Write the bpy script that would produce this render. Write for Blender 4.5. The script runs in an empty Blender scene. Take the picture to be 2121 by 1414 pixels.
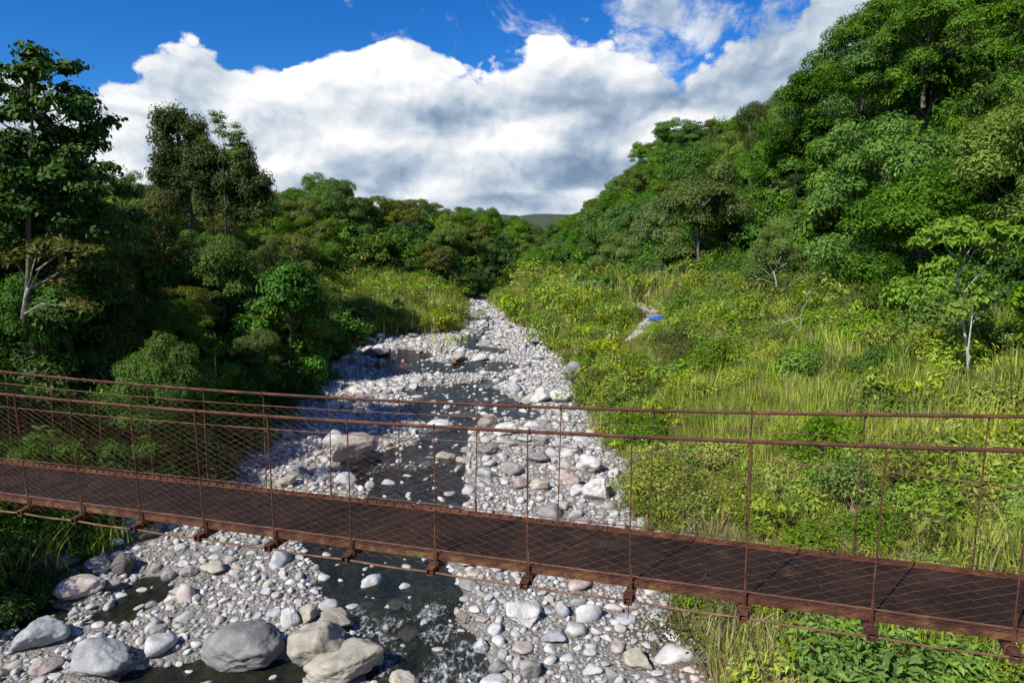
import bpy, bmesh, math, random
import numpy as np
from mathutils import Vector, Matrix, noise as mnoise

random.seed(7)
RNG = np.random.default_rng(11)
SC = bpy.context.scene
COL = SC.collection

# ------------------------------------------------------------------ camera
CAM_H = 18.0
FPX, CX, CY, HORIZON = 1414.0, 1060.5, 707.0, 475.0      # in pixels of the 2121 x 1414 photograph
PITCH = math.atan((CY - HORIZON) / FPX)
cam = bpy.data.cameras.new('camera')
cam.sensor_width = 36.0
cam.lens = 36.0 * FPX / 2121.0
cam.clip_start = 0.1
cam.clip_end = 20000
camo = bpy.data.objects.new('camera', cam)
COL.objects.link(camo)
camo.location = (0, 0, CAM_H)
camo.rotation_euler = (math.pi / 2 - PITCH, 0, 0)
SC.camera = camo

# ------------------------------------------------------------------ sun
LIGHT_AZ, SUN_EL = math.radians(45), math.radians(44)     # light travels to the right and away
ldir = Vector((math.sin(LIGHT_AZ) * math.cos(SUN_EL), math.cos(LIGHT_AZ) * math.cos(SUN_EL), -math.sin(SUN_EL)))
sun = bpy.data.lights.new('sun', 'SUN')
sun.energy = 5.0
sun.angle = math.radians(0.53)
sun.color = (1.0, 0.95, 0.86)
suno = bpy.data.objects.new('sun', sun)
COL.objects.link(suno)
suno.rotation_euler = ldir.to_track_quat('-Z', 'Y').to_euler()
suno.location = (-60, -40, 80)

# ------------------------------------------------------------------ view
SC.view_settings.view_transform = 'Standard'
SC.view_settings.look = 'None'
SC.view_settings.gamma = 1.0
SC.view_settings.exposure = 0.28
SC.cycles.use_denoising = True
SC.cycles.max_bounces = 5
SC.cycles.diffuse_bounces = 2
SC.cycles.glossy_bounces = 2
SC.cycles.transmission_bounces = 3
SC.cycles.transparent_max_bounces = 6
SC.cycles.caustics_reflective = False
SC.cycles.caustics_refractive = False


def pix_dir(px, py):
    a = (px - CX) / FPX
    b = (CY - py) / FPX
    return Vector((a, math.cos(PITCH) + b * math.sin(PITCH), -math.sin(PITCH) + b * math.cos(PITCH)))


# ------------------------------------------------------------------ node helpers
class NT:
    def __init__(self, tree):
        self.t = tree
        self.t.nodes.clear()

    def n(self, kind, **kw):
        nd = self.t.nodes.new(kind)
        for k, v in kw.items():
            if k.startswith('i_'):
                nd.inputs[k[2:].replace('_', ' ')].default_value = v
            else:
                setattr(nd, k, v)
        return nd

    def l(self, a, b):
        self.t.links.new(a, b)

    def setin(self, sock, v):
        if isinstance(v, bpy.types.NodeSocket):
            self.l(v, sock)
        else:
            sock.default_value = v

    def math(self, op, a, b=0.0, c=None, clamp=False):
        nd = self.t.nodes.new('ShaderNodeMath')
        nd.operation = op
        nd.use_clamp = clamp
        self.setin(nd.inputs[0], a)
        self.setin(nd.inputs[1], b)
        if c is not None:
            self.setin(nd.inputs[2], c)
        return nd.outputs[0]

    def mix(self, f, a, b, mode='MIX'):
        nd = self.t.nodes.new('ShaderNodeMix')
        nd.data_type = 'RGBA'
        nd.blend_type = mode
        self.setin(nd.inputs[0], f)
        self.setin(nd.inputs[6], a)
        self.setin(nd.inputs[7], b)
        return nd.outputs[2]

    def ramp(self, f, stops, interp='LINEAR'):
        nd = self.t.nodes.new('ShaderNodeValToRGB')
        nd.color_ramp.interpolation = interp
        els = nd.color_ramp.elements
        while len(els) < len(stops):
            els.new(0.5)
        for e, (p, c) in zip(els, stops):
            e.position = p
            e.color = (c, c, c, 1) if not hasattr(c, '__len__') else (*c[:3], 1)
        self.setin(nd.inputs[0], f)
        return nd.outputs[0]

    def noise(self, vec, scale, detail=4, rough=0.5, w=None, lac=2.0, dist=0.0):
        nd = self.t.nodes.new('ShaderNodeTexNoise')
        nd.inputs['Scale'].default_value = scale
        nd.inputs['Detail'].default_value = detail
        nd.inputs['Roughness'].default_value = rough
        nd.inputs['Lacunarity'].default_value = lac
        nd.inputs['Distortion'].default_value = dist
        if vec is not None:
            self.l(vec, nd.inputs['Vector'])
        return nd.outputs['Fac']

    def smooth(self, x, lo, hi):
        nd = self.t.nodes.new('ShaderNodeMapRange')
        nd.interpolation_type = 'SMOOTHSTEP'
        self.setin(nd.inputs['Value'], x)
        nd.inputs['From Min'].default_value = lo
        nd.inputs['From Max'].default_value = hi
        return nd.outputs[0]


# ------------------------------------------------------------------ world: blue sky and cumulus
world = bpy.data.worlds.new('World')
SC.world = world
world.use_nodes = True
world.cycles.sampling_method = 'MANUAL'
world.cycles.sample_map_resolution = 512
W = NT(world.node_tree)
tc = W.n('ShaderNodeTexCoord')
sky = W.n('ShaderNodeTexSky')
sky.sky_type = 'NISHITA'
sky.sun_disc = False
sky.sun_elevation = SUN_EL
sd = -ldir
sky.sun_rotation = math.atan2(sd.x, sd.y)
sky.altitude = 1000
sky.air_density = 1.0
sky.dust_density = 0.3
sky.ozone_density = 2.5
hsv = W.n('ShaderNodeHueSaturation', i_Saturation=1.35, i_Value=0.85)
W.l(sky.outputs[0], hsv.inputs['Color'])
bg_sky = W.n('ShaderNodeBackground')
bg_sky.inputs['Strength'].default_value = 0.1
blue = W.mix(1.0, hsv.outputs[0], (0.40, 0.86, 1.30, 1), 'MULTIPLY')
W.l(blue, bg_sky.inputs['Color'])
sep = W.n('ShaderNodeSeparateXYZ')
W.l(tc.outputs['Generated'], sep.inputs[0])
az = W.math('ARCTAN2', sep.outputs[0], sep.outputs[1])           # 0 straight ahead, to the right positive
el = W.math('ARCSINE', sep.outputs[2])
cmb = W.n('ShaderNodeCombineXYZ')
W.l(az, cmb.inputs[0])
W.l(W.math('MULTIPLY', el, 1.35), cmb.inputs[1])
cv = cmb.outputs[0]


def azel(px, py):
    d = pix_dir(px, py).normalized()
    return math.atan2(d.x, d.y), math.asin(d.z)


# height of the cloud bank's upper rim along the horizon
rim = [(-300, 170), (0, 155), (130, 175), (225, 172), (370, 170), (500, 165), (620, 150), (700, 128), (760, 88), (830, 52), (900, 82), (960, 112), (1050, 92), (1150, 74),
       (1300, 66), (1430, 70), (1520, 30), (1620, -30), (1800, -110), (2121, -160)]
fc = W.n('ShaderNodeFloatCurve')
A0, A1, E1 = -0.9, 0.9, 0.6
W.l(W.math('DIVIDE', W.math('SUBTRACT', az, A0), A1 - A0, clamp=True), fc.inputs['Value'])
cu = fc.mapping.curves[0]
pts = [((azel(*p)[0] - A0) / (A1 - A0), azel(*p)[1] / E1) for p in rim]
cu.points[0].location = (0, pts[0][1])
cu.points[1].location = (1, pts[-1][1])
for x, y in pts[1:-1]:
    cu.points.new(x, y)
fc.mapping.update()
rim_el = W.math('MULTIPLY', fc.outputs[0], E1)
# domain warp, then billows from smooth cell distances at several sizes
wn1 = W.n('ShaderNodeTexNoise')
wn1.inputs['Scale'].default_value = 6.0
wn1.inputs['Detail'].default_value = 6
wn1.inputs['Roughness'].default_value = 0.6
W.l(cv, wn1.inputs['Vector'])


def vmath(op, a_, b_):
    nd = W.n('ShaderNodeVectorMath', operation=op)
    for k_, v_ in ((0, a_), (1, b_)):
        if isinstance(v_, bpy.types.NodeSocket):
            W.l(v_, nd.inputs[k_])
        else:
            nd.inputs[k_].default_value = v_
    return nd.outputs[0]


warp = vmath('MULTIPLY', vmath('SUBTRACT', wn1.outputs['Color'], (0.5, 0.5, 0.5)), (0.085, 0.065, 0.0))
cw_ = vmath('ADD', cv, warp)


def billow(vec, fine=True):
    tot = None
    for sc_, amp in ((3.0, 0.55), (7.5, 0.30)) + (((17.0, 0.13), (40.0, 0.06)) if fine else ()):
        vo = W.n('ShaderNodeTexVoronoi', feature='F1')
        vo.inputs['Scale'].default_value = sc_
        vo.inputs['Randomness'].default_value = 1.0
        W.l(vec, vo.inputs['Vector'])
        q = W.math('MULTIPLY', W.math('SUBTRACT', 0.62, W.math('POWER', vo.outputs['Distance'], 1.6)), amp)
        tot = q if tot is None else W.math('ADD', tot, q)
    return tot


n_big = W.noise(cv, 4.2, 10, 0.58)
B0 = billow(cw_)
Bs = billow(cw_, False)
off = vmath('ADD', cw_, (-0.018, 0.040, 0.0))
B1 = billow(off, False)
f0 = W.noise(cw_, 11.0, 9, 0.60, dist=0.15)
f1 = W.noise(vmath('ADD', cw_, (-0.006, 0.014, 0.0)), 11.0, 7, 0.58, dist=0.15)
edge = W.math('SUBTRACT', rim_el, el)
edge2 = W.math('ADD', edge, W.math('MULTIPLY', W.math('SUBTRACT', f0, 0.5), 0.085))
dens = W.math('ADD', edge2, W.math('MULTIPLY', W.math('SUBTRACT', n_big, 0.52), 0.12))
dens = W.math('ADD', dens, W.math('MULTIPLY', W.math('SUBTRACT', B0, 0.22), 0.20))
cov = W.smooth(dens, 0.0, 0.011)
# torn wisps above the rim, thicker towards the right
nw = W.noise(cv, 8.0, 11, 0.64, dist=0.35)
wl = W.math('ADD', W.math('MULTIPLY', W.math('MINIMUM', W.math('SUBTRACT', az, -0.02), 0.30), 0.29), W.math('MULTIPLY', edge, 0.40))
wisp = W.smooth(W.math('ADD', nw, wl), 0.52, 0.68)
wisp = W.math('MULTIPLY', wisp, 0.85)
cov = W.math('MAXIMUM', cov, wisp)
sh = W.math('MULTIPLY', W.math('SUBTRACT', Bs, B1), 2.2)
sh = W.math('ADD', sh, W.math('MULTIPLY', W.math('SUBTRACT', B0, Bs), 1.4))
sh = W.math('ADD', sh, W.math('MULTIPLY', W.math('SUBTRACT', f0, f1), 1.0))


def blob(px, py, rx, ry, amp, soft=1.0):
    a, e = azel(px, py)
    rx, ry = rx / FPX, ry / FPX
    dx = W.math('DIVIDE', W.math('SUBTRACT', az, a), rx)
    dy = W.math('DIVIDE', W.math('SUBTRACT', el, e), ry)
    d2 = W.math('ADD', W.math('MULTIPLY', dx, dx), W.math('MULTIPLY', dy, dy))
    wob = W.math('ADD', W.math('MULTIPLY', W.math('SUBTRACT', n_big, 0.5), 2.2), W.math('MULTIPLY', W.math('SUBTRACT', B0, 0.38), 1.5))
    return W.math('MULTIPLY', W.smooth(W.math('ADD', d2, wob), 1.5, 0.1), amp)


dark = None
for b in [(1170, 215, 100, 56, 0.18), (1080, 372, 320, 50, 0.27), (800, 250, 95, 38, 0.26), (1420, 320, 230, 80, 0.30), (620, 395, 150, 34, 0.30),
          (960, 250, 60, 36, 0.16), (1100, 430, 420, 24, 0.26), (300, 300, 220, 56, 0.24), (1620, 160, 200, 110, 0.20),
          (780, 340, 200, 40, 0.18), (150, 420, 260, 60, 0.26), (1700, 60, 160, 80, 0.16), (560, 240, 90, 30, 0.12)]:
    o = blob(*b)
    dark = o if dark is None else W.math('ADD', dark, o)
for b in [(1250, 130, 230, 50, -0.14), (860, 320, 60, 34, -0.14), (1300, 412, 150, 20, -0.22), (560, 310, 120, 60, -0.08), (1540, 250, 120, 30, -0.08)]:
    dark = W.math('ADD', dark, blob(*b))
lum = W.math('SUBTRACT', 0.83, dark)
lum = W.math('ADD', lum, sh, clamp=True)
ccol = W.ramp(lum, [(0.0, (0.13, 0.19, 0.30)), (0.28, (0.22, 0.31, 0.45)), (0.5, (0.38, 0.48, 0.61)), (0.68, (0.58, 0.66, 0.75)), (0.84, (0.78, 0.82, 0.87)), (1.0, (0.98, 0.98, 0.99))])
bg_c = W.n('ShaderNodeBackground')
bg_c.inputs['Strength'].default_value = 0.84
W.l(ccol, bg_c.inputs['Color'])
mx = W.n('ShaderNodeMixShader')
W.l(cov, mx.inputs[0])
W.l(bg_sky.outputs[0], mx.inputs[1])
W.l(bg_c.outputs[0], mx.inputs[2])
wo = W.n('ShaderNodeOutputWorld')
W.l(mx.outputs[0], wo.inputs[0])


# ------------------------------------------------------------------ object helpers
def tag(o, label=None, cat=None, group=None, kind=None):
    if label:
        o['label'] = label
    if cat:
        o['category'] = cat
    if group:
        o['group'] = group
    if kind:
        o['kind'] = kind
    return o


def mesh_np(name, V, F, mats=None, smooth=False, mat_idx=None):
    """V (n,3), F (m,k) all faces of k corners, or a list of such arrays"""
    if not isinstance(F, list):
        F = [F]
    F = [np.asarray(f, np.int32) for f in F if len(f)]
    me = bpy.data.meshes.new(name)
    V = np.asarray(V, np.float32)
    me.vertices.add(len(V))
    me.vertices.foreach_set('co', V.ravel())
    loops = np.concatenate([f.ravel() for f in F])
    tot = np.concatenate([np.full(len(f), f.shape[1], np.int32) for f in F])
    st = np.concatenate([[0], np.cumsum(tot)[:-1]]).astype(np.int32)
    me.loops.add(len(loops))
    me.loops.foreach_set('vertex_index', loops)
    me.polygons.add(len(tot))
    me.polygons.foreach_set('loop_start', st)
    me.polygons.foreach_set('loop_total', tot)
    me.polygons.foreach_set('use_smooth', np.full(len(tot), bool(smooth)))
    if mats is not None:
        for m in (mats if isinstance(mats, (list, tuple)) else [mats]):
            me.materials.append(m)
    if mat_idx is not None:
        me.polygons.foreach_set('material_index', np.asarray(mat_idx, np.int32))
    me.update(calc_edges=True)
    return me


def put(name, me, parent=None, loc=None, link=True):
    o = bpy.data.objects.new(name, me)
    if link:
        COL.objects.link(o)
    if parent is not None:
        o.parent = parent
    if loc is not None:
        o.location = loc
    return o


def empty(name, loc=(0, 0, 0)):
    o = bpy.data.objects.new(name, None)
    COL.objects.link(o)
    o.location = loc
    o.empty_display_size = 0.3
    return o


class MB:
    """collects tubes and boxes as one mesh"""
    def __init__(self):
        self.V, self.F, self.n = [], {}, 0

    def add(self, V, F):
        V = np.asarray(V, float)
        F = np.asarray(F, int)
        self.V.append(V)
        self.F.setdefault(F.shape[1], []).append(F + self.n)
        self.n += len(V)

    def tube(self, P, r, k=6, caps=True):
        P = np.asarray(P, float)
        m = len(P)
        r = np.broadcast_to(np.asarray(r, float), (m,))
        T = np.gradient(P, axis=0)
        T /= np.linalg.norm(T, axis=1, keepdims=True) + 1e-12
        ref = np.array([0, 0, 1.0]) if abs(T[0, 2]) < 0.9 else np.array([1.0, 0, 0])
        A = np.cross(T, ref)
        A /= np.linalg.norm(A, axis=1, keepdims=True) + 1e-12
        B = np.cross(T, A)
        a = np.arange(k) / k * 2 * np.pi
        V = P[:, None] + r[:, None, None] * (A[:, None] * np.cos(a)[None, :, None] + B[:, None] * np.sin(a)[None, :, None])
        V = V.reshape(-1, 3)
        i = np.arange(m - 1)[:, None] * k
        j = np.arange(k)[None]
        j2 = (j + 1) % k
        F = np.stack([i + j, i + j2, i + k + j2, i + k + j], -1).reshape(-1, 4)
        base = self.n
        self.add(V, F)
        if caps:
            self.F.setdefault(k, []).append(np.array([np.arange(k)[::-1] + base, np.arange(k) + base + (m - 1) * k]))

    def box(self, c, ax, ay, az_):
        c, ax, ay, az_ = (np.asarray(v, float) for v in (c, ax, ay, az_))
        V = [c + sx * ax + sy * ay + sz * az_ for sz in (-1, 1) for sy in (-1, 1) for sx in (-1, 1)]
        self.add(V, [[0, 2, 3, 1], [4, 5, 7, 6], [0, 1, 5, 4], [2, 6, 7, 3], [0, 4, 6, 2], [1, 3, 7, 5]])

    def mesh(self, name, mat, smooth=False):
        return mesh_np(name, np.concatenate(self.V), [np.concatenate(f) for f in self.F.values()], mat, smooth)


# ------------------------------------------------------------------ terrain shape
def bed(y):
    return 0.012 * np.maximum(y, 0)


YS = np.array([-40, 8, 25, 45, 65, 90, 107, 120, 140, 160, 200, 260, 400, 600, 1200.])
FY_R = np.array([-40, 25, 45, 65, 90, 107, 120, 140, 154, 168, 200, 260, 400, 600, 1200.])
FY_L = np.array([-40, 25, 45, 65, 90, 104, 108.5, 113, 130, 150, 158, 166, 200, 260, 400, 600, 1200.])
XR = np.array([9, 7.8, 8.4, 7.5, 7.5, 6.5, 1.5, -2.5, -4.2, 1, 12, 20, 26, 30, 30.])
XL = np.array([-26, -23, -21, -21.5, -23, -27, -11, -8.5, -10.5, -13.8, -12, -4, 4, 12, 20, 26, 30.])
PR = {8: [(0, 0), (4, 1.7), (10, 4.0), (20, 7), (34, 12), (56, 42), (90, 55), (400, 80)],
      -40: [(0, 0), (4, 1.5), (10, 4), (20, 8), (34, 14), (58, 42), (90, 55), (400, 80)],
      25: [(0, 0), (4, 1.7), (10, 4.0), (20, 7), (34, 12), (56, 42), (90, 55), (400, 80)],
      45: [(0, 0), (5, 1.5), (12, 4.0), (22, 5.6), (31, 9.5), (54, 46), (90, 58), (400, 80)],
      65: [(0, 0), (5, 1.8), (10, 3.8), (22, 6.5), (33, 11), (55, 47), (90, 60), (400, 80)],
      90: [(0, 0), (5, 2.0), (10, 4.2), (30, 7.5), (34, 11), (56, 46), (90, 58), (400, 80)],
      107: [(0, 0), (5, 2.2), (12, 4.2), (32, 7.5), (36, 10), (58, 39), (90, 48), (400, 70)],
      120: [(0, 0), (6, 2.2), (14, 4.3), (34, 8), (38, 10), (60, 35), (90, 42), (400, 65)],
      140: [(0, 0), (8, 2.6), (18, 4.0), (38, 8), (44, 11), (64, 30), (90, 36), (400, 60)],
      160: [(0, 0), (8, 2.6), (20, 4.0), (38, 9), (46, 13), (66, 29), (90, 35), (400, 55)],
      200: [(0, 0), (10, 3.0), (20, 5), (34, 14), (52, 32), (90, 38), (400, 55)],
      260: [(0, 0), (8, 5.5), (18, 20), (36, 42), (90, 48), (400, 60)],
      400: [(0, 0), (10, 10), (26, 24), (60, 34), (400, 40)],
      600: [(0, 0), (30, 12), (60, 14), (400, 20)],
      1200: [(0, 0), (30, 5), (60, 8), (400, 12)]}
PL = {8: [(0, 0), (5, 2.0), (15, 4.5), (30, 7), (60, 14), (400, 30)],
      -40: [(0, 0), (5, 2.5), (15, 4), (40, 8), (400, 30)],
      25: [(0, 0), (5, 2.5), (12, 5), (30, 12), (60, 30), (400, 55)],
      45: [(0, 0), (6, 3.0), (15, 8), (26, 13), (42, 27), (75, 42), (400, 60)],
      65: [(0, 0), (6, 3.2), (17, 9.5), (34, 12), (52, 18), (90, 28), (400, 40)],
      90: [(0, 0), (6, 3.0), (17, 10), (50, 13), (400, 15)],
      107: [(0, 0), (3, 0.8), (8, 1.4), (22, 3), (40, 10), (60, 13), (400, 15)],
      120: [(0, 0), (3, 1.4), (12, 3.0), (26, 4.6), (40, 10), (60, 13), (400, 15)],
      140: [(0, 0), (3, 1.8), (10, 2.8), (24, 4.2), (40, 11), (400, 15)],
      160: [(0, 0), (6, 5), (22, 11), (50, 14), (400, 16)],
      200: [(0, 0), (8, 6), (25, 13), (70, 16), (400, 18)],
      260: [(0, 0), (10, 7), (30, 12), (70, 14), (400, 16)],
      400: [(0, 0), (15, 6), (60, 10), (400, 12)],
      600: [(0, 0), (15, 6), (60, 9), (400, 10)],
      1200: [(0, 0), (15, 3), (60, 5), (400, 8)]}


def smooth_noise(x, y, s, seed):
    """cheap value noise, vectorised"""
    x = np.asarray(x, float) / s
    y = np.asarray(y, float) / s
    xi, yi = np.floor(x).astype(int), np.floor(y).astype(int)
    fx, fy = x - xi, y - yi
    fx, fy = fx * fx * (3 - 2 * fx), fy * fy * (3 - 2 * fy)

    def h(a, b):
        v = np.sin(a * 127.1 + b * 311.7 + seed * 74.7) * 43758.5453
        return v - np.floor(v)
    return (h(xi, yi) * (1 - fx) + h(xi + 1, yi) * fx) * (1 - fy) + (h(xi, yi + 1) * (1 - fx) + h(xi + 1, yi + 1) * fx) * fy - 0.5


def foot_r(y):
    return np.interp(y, FY_R, XR) + 1.3 * smooth_noise(y, y * 0, 7, 3) + 1.0 * smooth_noise(y, y * 0, 2.6, 4)


def foot_l(y):
    return np.interp(y, FY_L, XL) + 1.2 * smooth_noise(y, y * 0, 8, 5) + 1.0 * smooth_noise(y, y * 0, 3, 6)


def prof(P, off, y):
    ks = YS
    hs = np.stack([np.interp(off, [a for a, b in P[int(k)]], [b for a, b in P[int(k)]]) for k in ks])
    i = np.clip(np.searchsorted(ks, y) - 1, 0, len(ks) - 2)
    t = np.clip((y - ks[i]) / (ks[i + 1] - ks[i]), 0, 1)
    t = t * t * (3 - 2 * t)
    idx = np.arange(off.size)
    hs = hs.reshape(len(ks), -1)
    return (hs[i.ravel(), idx] * (1 - t.ravel()) + hs[i.ravel() + 1, idx] * t.ravel()).reshape(off.shape)


def ground0(x, y):
    x = np.asarray(x, float)
    y = np.asarray(y, float)
    orr = x - foot_r(y)
    oll = foot_l(y) - x
    r = prof(PR, np.maximum(orr, 0), y)
    l = prof(PL, np.maximum(oll, 0), y)
    h = bed(y) + np.where(orr > 0, r, 0) + np.where(oll > 0, l, 0)
    veg = np.clip(np.maximum(orr, oll) / 6, 0, 1)
    h += veg * (1.3 * smooth_noise(x, y, 9, 1) + 0.7 * smooth_noise(x, y, 4, 2))
    far = np.clip((y - 150) / 150, 0, 1)
    h += far * veg * 5 * smooth_noise(x, y, 60, 8)
    h += np.clip((y - 700) / 1800, 0, 1) * (34 + 30 * smooth_noise(x, y, 700, 12))
    bedm = 1 - veg
    h += bedm * (0.30 * smooth_noise(x, y, 5, 9) + 0.16 * smooth_noise(x, y, 1.7, 10) + 0.12)
    return h


def G0(px, py):
    """where the sight line of a photograph pixel meets the sloping plane of the riverbed"""
    d = pix_dir(px, py)
    t = -CAM_H / (d.z - 0.012 * d.y)
    return d.x * t, d.y * t


WATER_PX = [
    [(780, 1440), (724, 1311), (735, 1290), (698, 1258), (678, 1240), (652, 1204), (678, 1194), (642, 1153), (622, 1120), (660, 1060), (698, 1038), (749, 1034), (764, 1009),
     (712, 984), (746, 961), (787, 940), (805, 926), (855, 918), (872, 905), (858, 893), (884, 878), (850, 858), (820, 842), (861, 833), (840, 815), (815, 808), (870, 800), (983, 790),
     (1040, 776), (1056, 784), (1020, 800), (1058, 822), (1120, 850), (1110, 868), (1040, 862), (1000, 870), (985, 880), (980, 905), (962, 925), (975, 950), (960, 988), (968, 1032), (960, 1059), (930, 1110),
     (920, 1155), (937, 1204), (958, 1242), (945, 1278), (972, 1318), (1002, 1362), (1022, 1440)],
    [(765, 741), (795, 745), (785, 762), (813, 773), (870, 774), (955, 774), (1040, 770), (1085, 760), (1060, 748), (955, 747), (925, 750), (870, 745), (905, 736), (880, 726), (830, 722), (800, 730)],
    [(280, 1193), (330, 1187), (370, 1212), (311, 1253), (264, 1283), (193, 1284), (174, 1271), (225, 1252), (249, 1243), (262, 1220)],
    [(0, 1250), (60, 1242), (130, 1262), (124, 1292), (60, 1300), (0, 1290)],
    [(235, 1440), (258, 1386), (311, 1380), (392, 1374), (420, 1360), (600, 1362), (640, 1380), (616, 1440)],
    [(940, 700), (985, 690), (1010, 672), (1000, 655), (1015, 655), (1030, 672), (1000, 700), (985, 715), (1060, 722), (1040, 732), (960, 722)],
]
POLYS = [np.array([G0(*p) for p in poly]) for poly in WATER_PX]


def seg_dist(P, a, b):
    d = b - a
    t = np.clip(((P - a) @ d) / (d @ d + 1e-9), 0, 1)
    return np.linalg.norm(P - a - t[:, None] * d, axis=1)


def water_sd(x, y):
    """signed distance to the water outlines, positive inside"""
    x = np.asarray(x, float)
    shp = x.shape
    P = np.stack([x.ravel(), np.asarray(y, float).ravel()], 1)
    best = np.full(len(P), -50.0)
    for poly in POLYS:
        lo, hi = poly.min(0) - 4, poly.max(0) + 4
        m = ((P > lo) & (P < hi)).all(1)
        if not m.any():
            continue
        Q = P[m]
        d = np.full(len(Q), 1e9)
        ins = np.zeros(len(Q), bool)
        for i in range(len(poly)):
            a, b = poly[i], poly[(i + 1) % len(poly)]
            d = np.minimum(d, seg_dist(Q, a, b))
            c = ((a[1] > Q[:, 1]) != (b[1] > Q[:, 1])) & (Q[:, 0] < (b[0] - a[0]) * (Q[:, 1] - a[1]) / (b[1] - a[1] + 1e-12) + a[0])
            ins ^= c
        s = np.where(ins, d, -d)
        best[m] = np.maximum(best[m], s)
    best = best.reshape(shp)
    return best + np.where(np.abs(best) < 3, 0.5 * smooth_noise(x, y, 0.9, 21), 0)


def ground(x, y):
    h = ground0(x, y)
    s = water_sd(x, y)
    bw = bed(np.asarray(y, float)) - 0.12
    inside = bw - 0.06 - 0.45 * np.clip(s / 1.6, 0, 1)
    t = np.clip((s + 0.9) / 0.9, 0, 1)
    h = np.where(s > 0, inside, h * (1 - t) + np.minimum(h, bw - 0.02) * t)
    return h


def ground1(x, y):
    return float(ground(np.array([float(x)]), np.array([float(y)]))[0])


# ------------------------------------------------------------------ materials
def material(name):
    m = bpy.data.materials.new(name)
    m.use_nodes = True
    return m, NT(m.node_tree)


def finish(N, shader, disp=None):
    o = N.n('ShaderNodeOutputMaterial')
    N.l(shader, o.inputs[0])


def bump(N, h, strength=0.5, dist=0.05):
    b = N.n('ShaderNodeBump')
    b.inputs['Strength'].default_value = strength
    b.inputs['Distance'].default_value = dist
    N.l(h, b.inputs['Height'])
    return b.outputs[0]


def leaf_material(name, dark, mid, light, yellow=None, trans=0.30, rough=0.55, spread=0.9, brown=None):
    m, N = material(name)
    g = N.n('ShaderNodeNewGeometry')
    oi = N.n('ShaderNodeObjectInfo')
    r1 = g.outputs['Random Per Island']
    c = N.ramp(r1, [(0.0, dark), (0.45, mid), (0.85, light), (1.0, yellow or light)])
    wn = N.noise(g.outputs['Position'], 0.22, 3, 0.6)
    c = N.mix(N.smooth(wn, 0.40, 0.66), c, N.mix(0.55, c, light + (1,) if len(light) == 3 else light))
    h = N.n('ShaderNodeHueSaturation')
    N.l(N.math('ADD', 0.5, N.math('MULTIPLY', N.math('SUBTRACT', oi.outputs['Random'], 0.5), 0.035 * spread)), h.inputs['Hue'])
    rv = N.math('SUBTRACT', N.math('FRACT', N.math('MULTIPLY', oi.outputs['Random'], 3.77)), 0.5)
    N.l(N.math('ADD', N.math('ADD', 0.98, N.math('MULTIPLY', rv, 0.55 * spread)), N.math('MULTIPLY', N.math('SUBTRACT', wn, 0.5), 0.8 * spread)), h.inputs['Value'])
    N.l(N.math('ADD', 0.92, N.math('MULTIPLY', N.math('SUBTRACT', N.math('FRACT', N.math('MULTIPLY', oi.outputs['Random'], 7.31)), 0.5), 0.25 * spread)), h.inputs['Saturation'])
    N.l(c, h.inputs['Color'])
    col = h.outputs[0]
    if brown:
        br = N.math('GREATER_THAN', N.math('FRACT', N.math('MULTIPLY', r1, 17.7)), 1 - brown)
        col = N.mix(br, col, (0.16, 0.10, 0.035, 1))
    p = N.n('ShaderNodeBsdfPrincipled')
    N.l(col, p.inputs['Base Color'])
    p.inputs['Roughness'].default_value = rough
    p.inputs['Specular IOR Level'].default_value = 0.18
    t = N.n('ShaderNodeBsdfTranslucent')
    N.l(N.mix(1.0, col, (1.25, 1.35, 0.5, 1), 'MULTIPLY'), t.inputs[0])
    mx = N.n('ShaderNodeMixShader')
    mx.inputs[0].default_value = trans
    N.l(p.outputs[0], mx.inputs[1])
    N.l(t.outputs[0], mx.inputs[2])
    finish(N, mx.outputs[0])
    return m


M = {}
M['leaf_deep'] = leaf_material('leaf_deep', (0.020, 0.062, 0.003), (0.055, 0.148, 0.006), (0.110, 0.260, 0.010))
M['leaf_mid'] = leaf_material('leaf_mid', (0.042, 0.098, 0.004), (0.095, 0.190, 0.008), (0.165, 0.285, 0.012))
M['leaf_olive'] = leaf_material('leaf_olive', (0.045, 0.072, 0.005), (0.100, 0.142, 0.009), (0.170, 0.205, 0.016), brown=0.06)
M['leaf_lime'] = leaf_material('leaf_lime', (0.07, 0.15, 0.006), (0.16, 0.29, 0.010), (0.26, 0.42, 0.018), yellow=(0.30, 0.38, 0.04), trans=0.35)
M['leaf_pale'] = leaf_material('leaf_pale', (0.05, 0.09, 0.02), (0.10, 0.17, 0.035), (0.19, 0.27, 0.07))
M['leaf_vine'] = leaf_material('leaf_vine', (0.030, 0.052, 0.006), (0.070, 0.105, 0.012), (0.13, 0.17, 0.022), brown=0.03)
M['leaf_scrub'] = leaf_material('leaf_scrub', (0.09, 0.15, 0.006), (0.24, 0.33, 0.012), (0.38, 0.46, 0.022), yellow=(0.50, 0.50, 0.05), brown=0.07, trans=0.35)
M['grass_blade'] = leaf_material('grass_blade', (0.14, 0.22, 0.012), (0.31, 0.40, 0.026), (0.46, 0.52, 0.055), yellow=(0.60, 0.55, 0.16), trans=0.35, brown=0.10)
M['dry_blade'] = leaf_material('dry_blade', (0.16, 0.12, 0.045), (0.28, 0.22, 0.09), (0.38, 0.33, 0.16), trans=0.2)
M['leaf_dark'] = leaf_material('leaf_dark', (0.008, 0.026, 0.003), (0.020, 0.058, 0.005), (0.040, 0.10, 0.010), trans=0.12)
M['leaf_yellow'] = leaf_material('leaf_yellow', (0.25, 0.22, 0.02), (0.45, 0.32, 0.02), (0.5, 0.2, 0.02))


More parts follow.
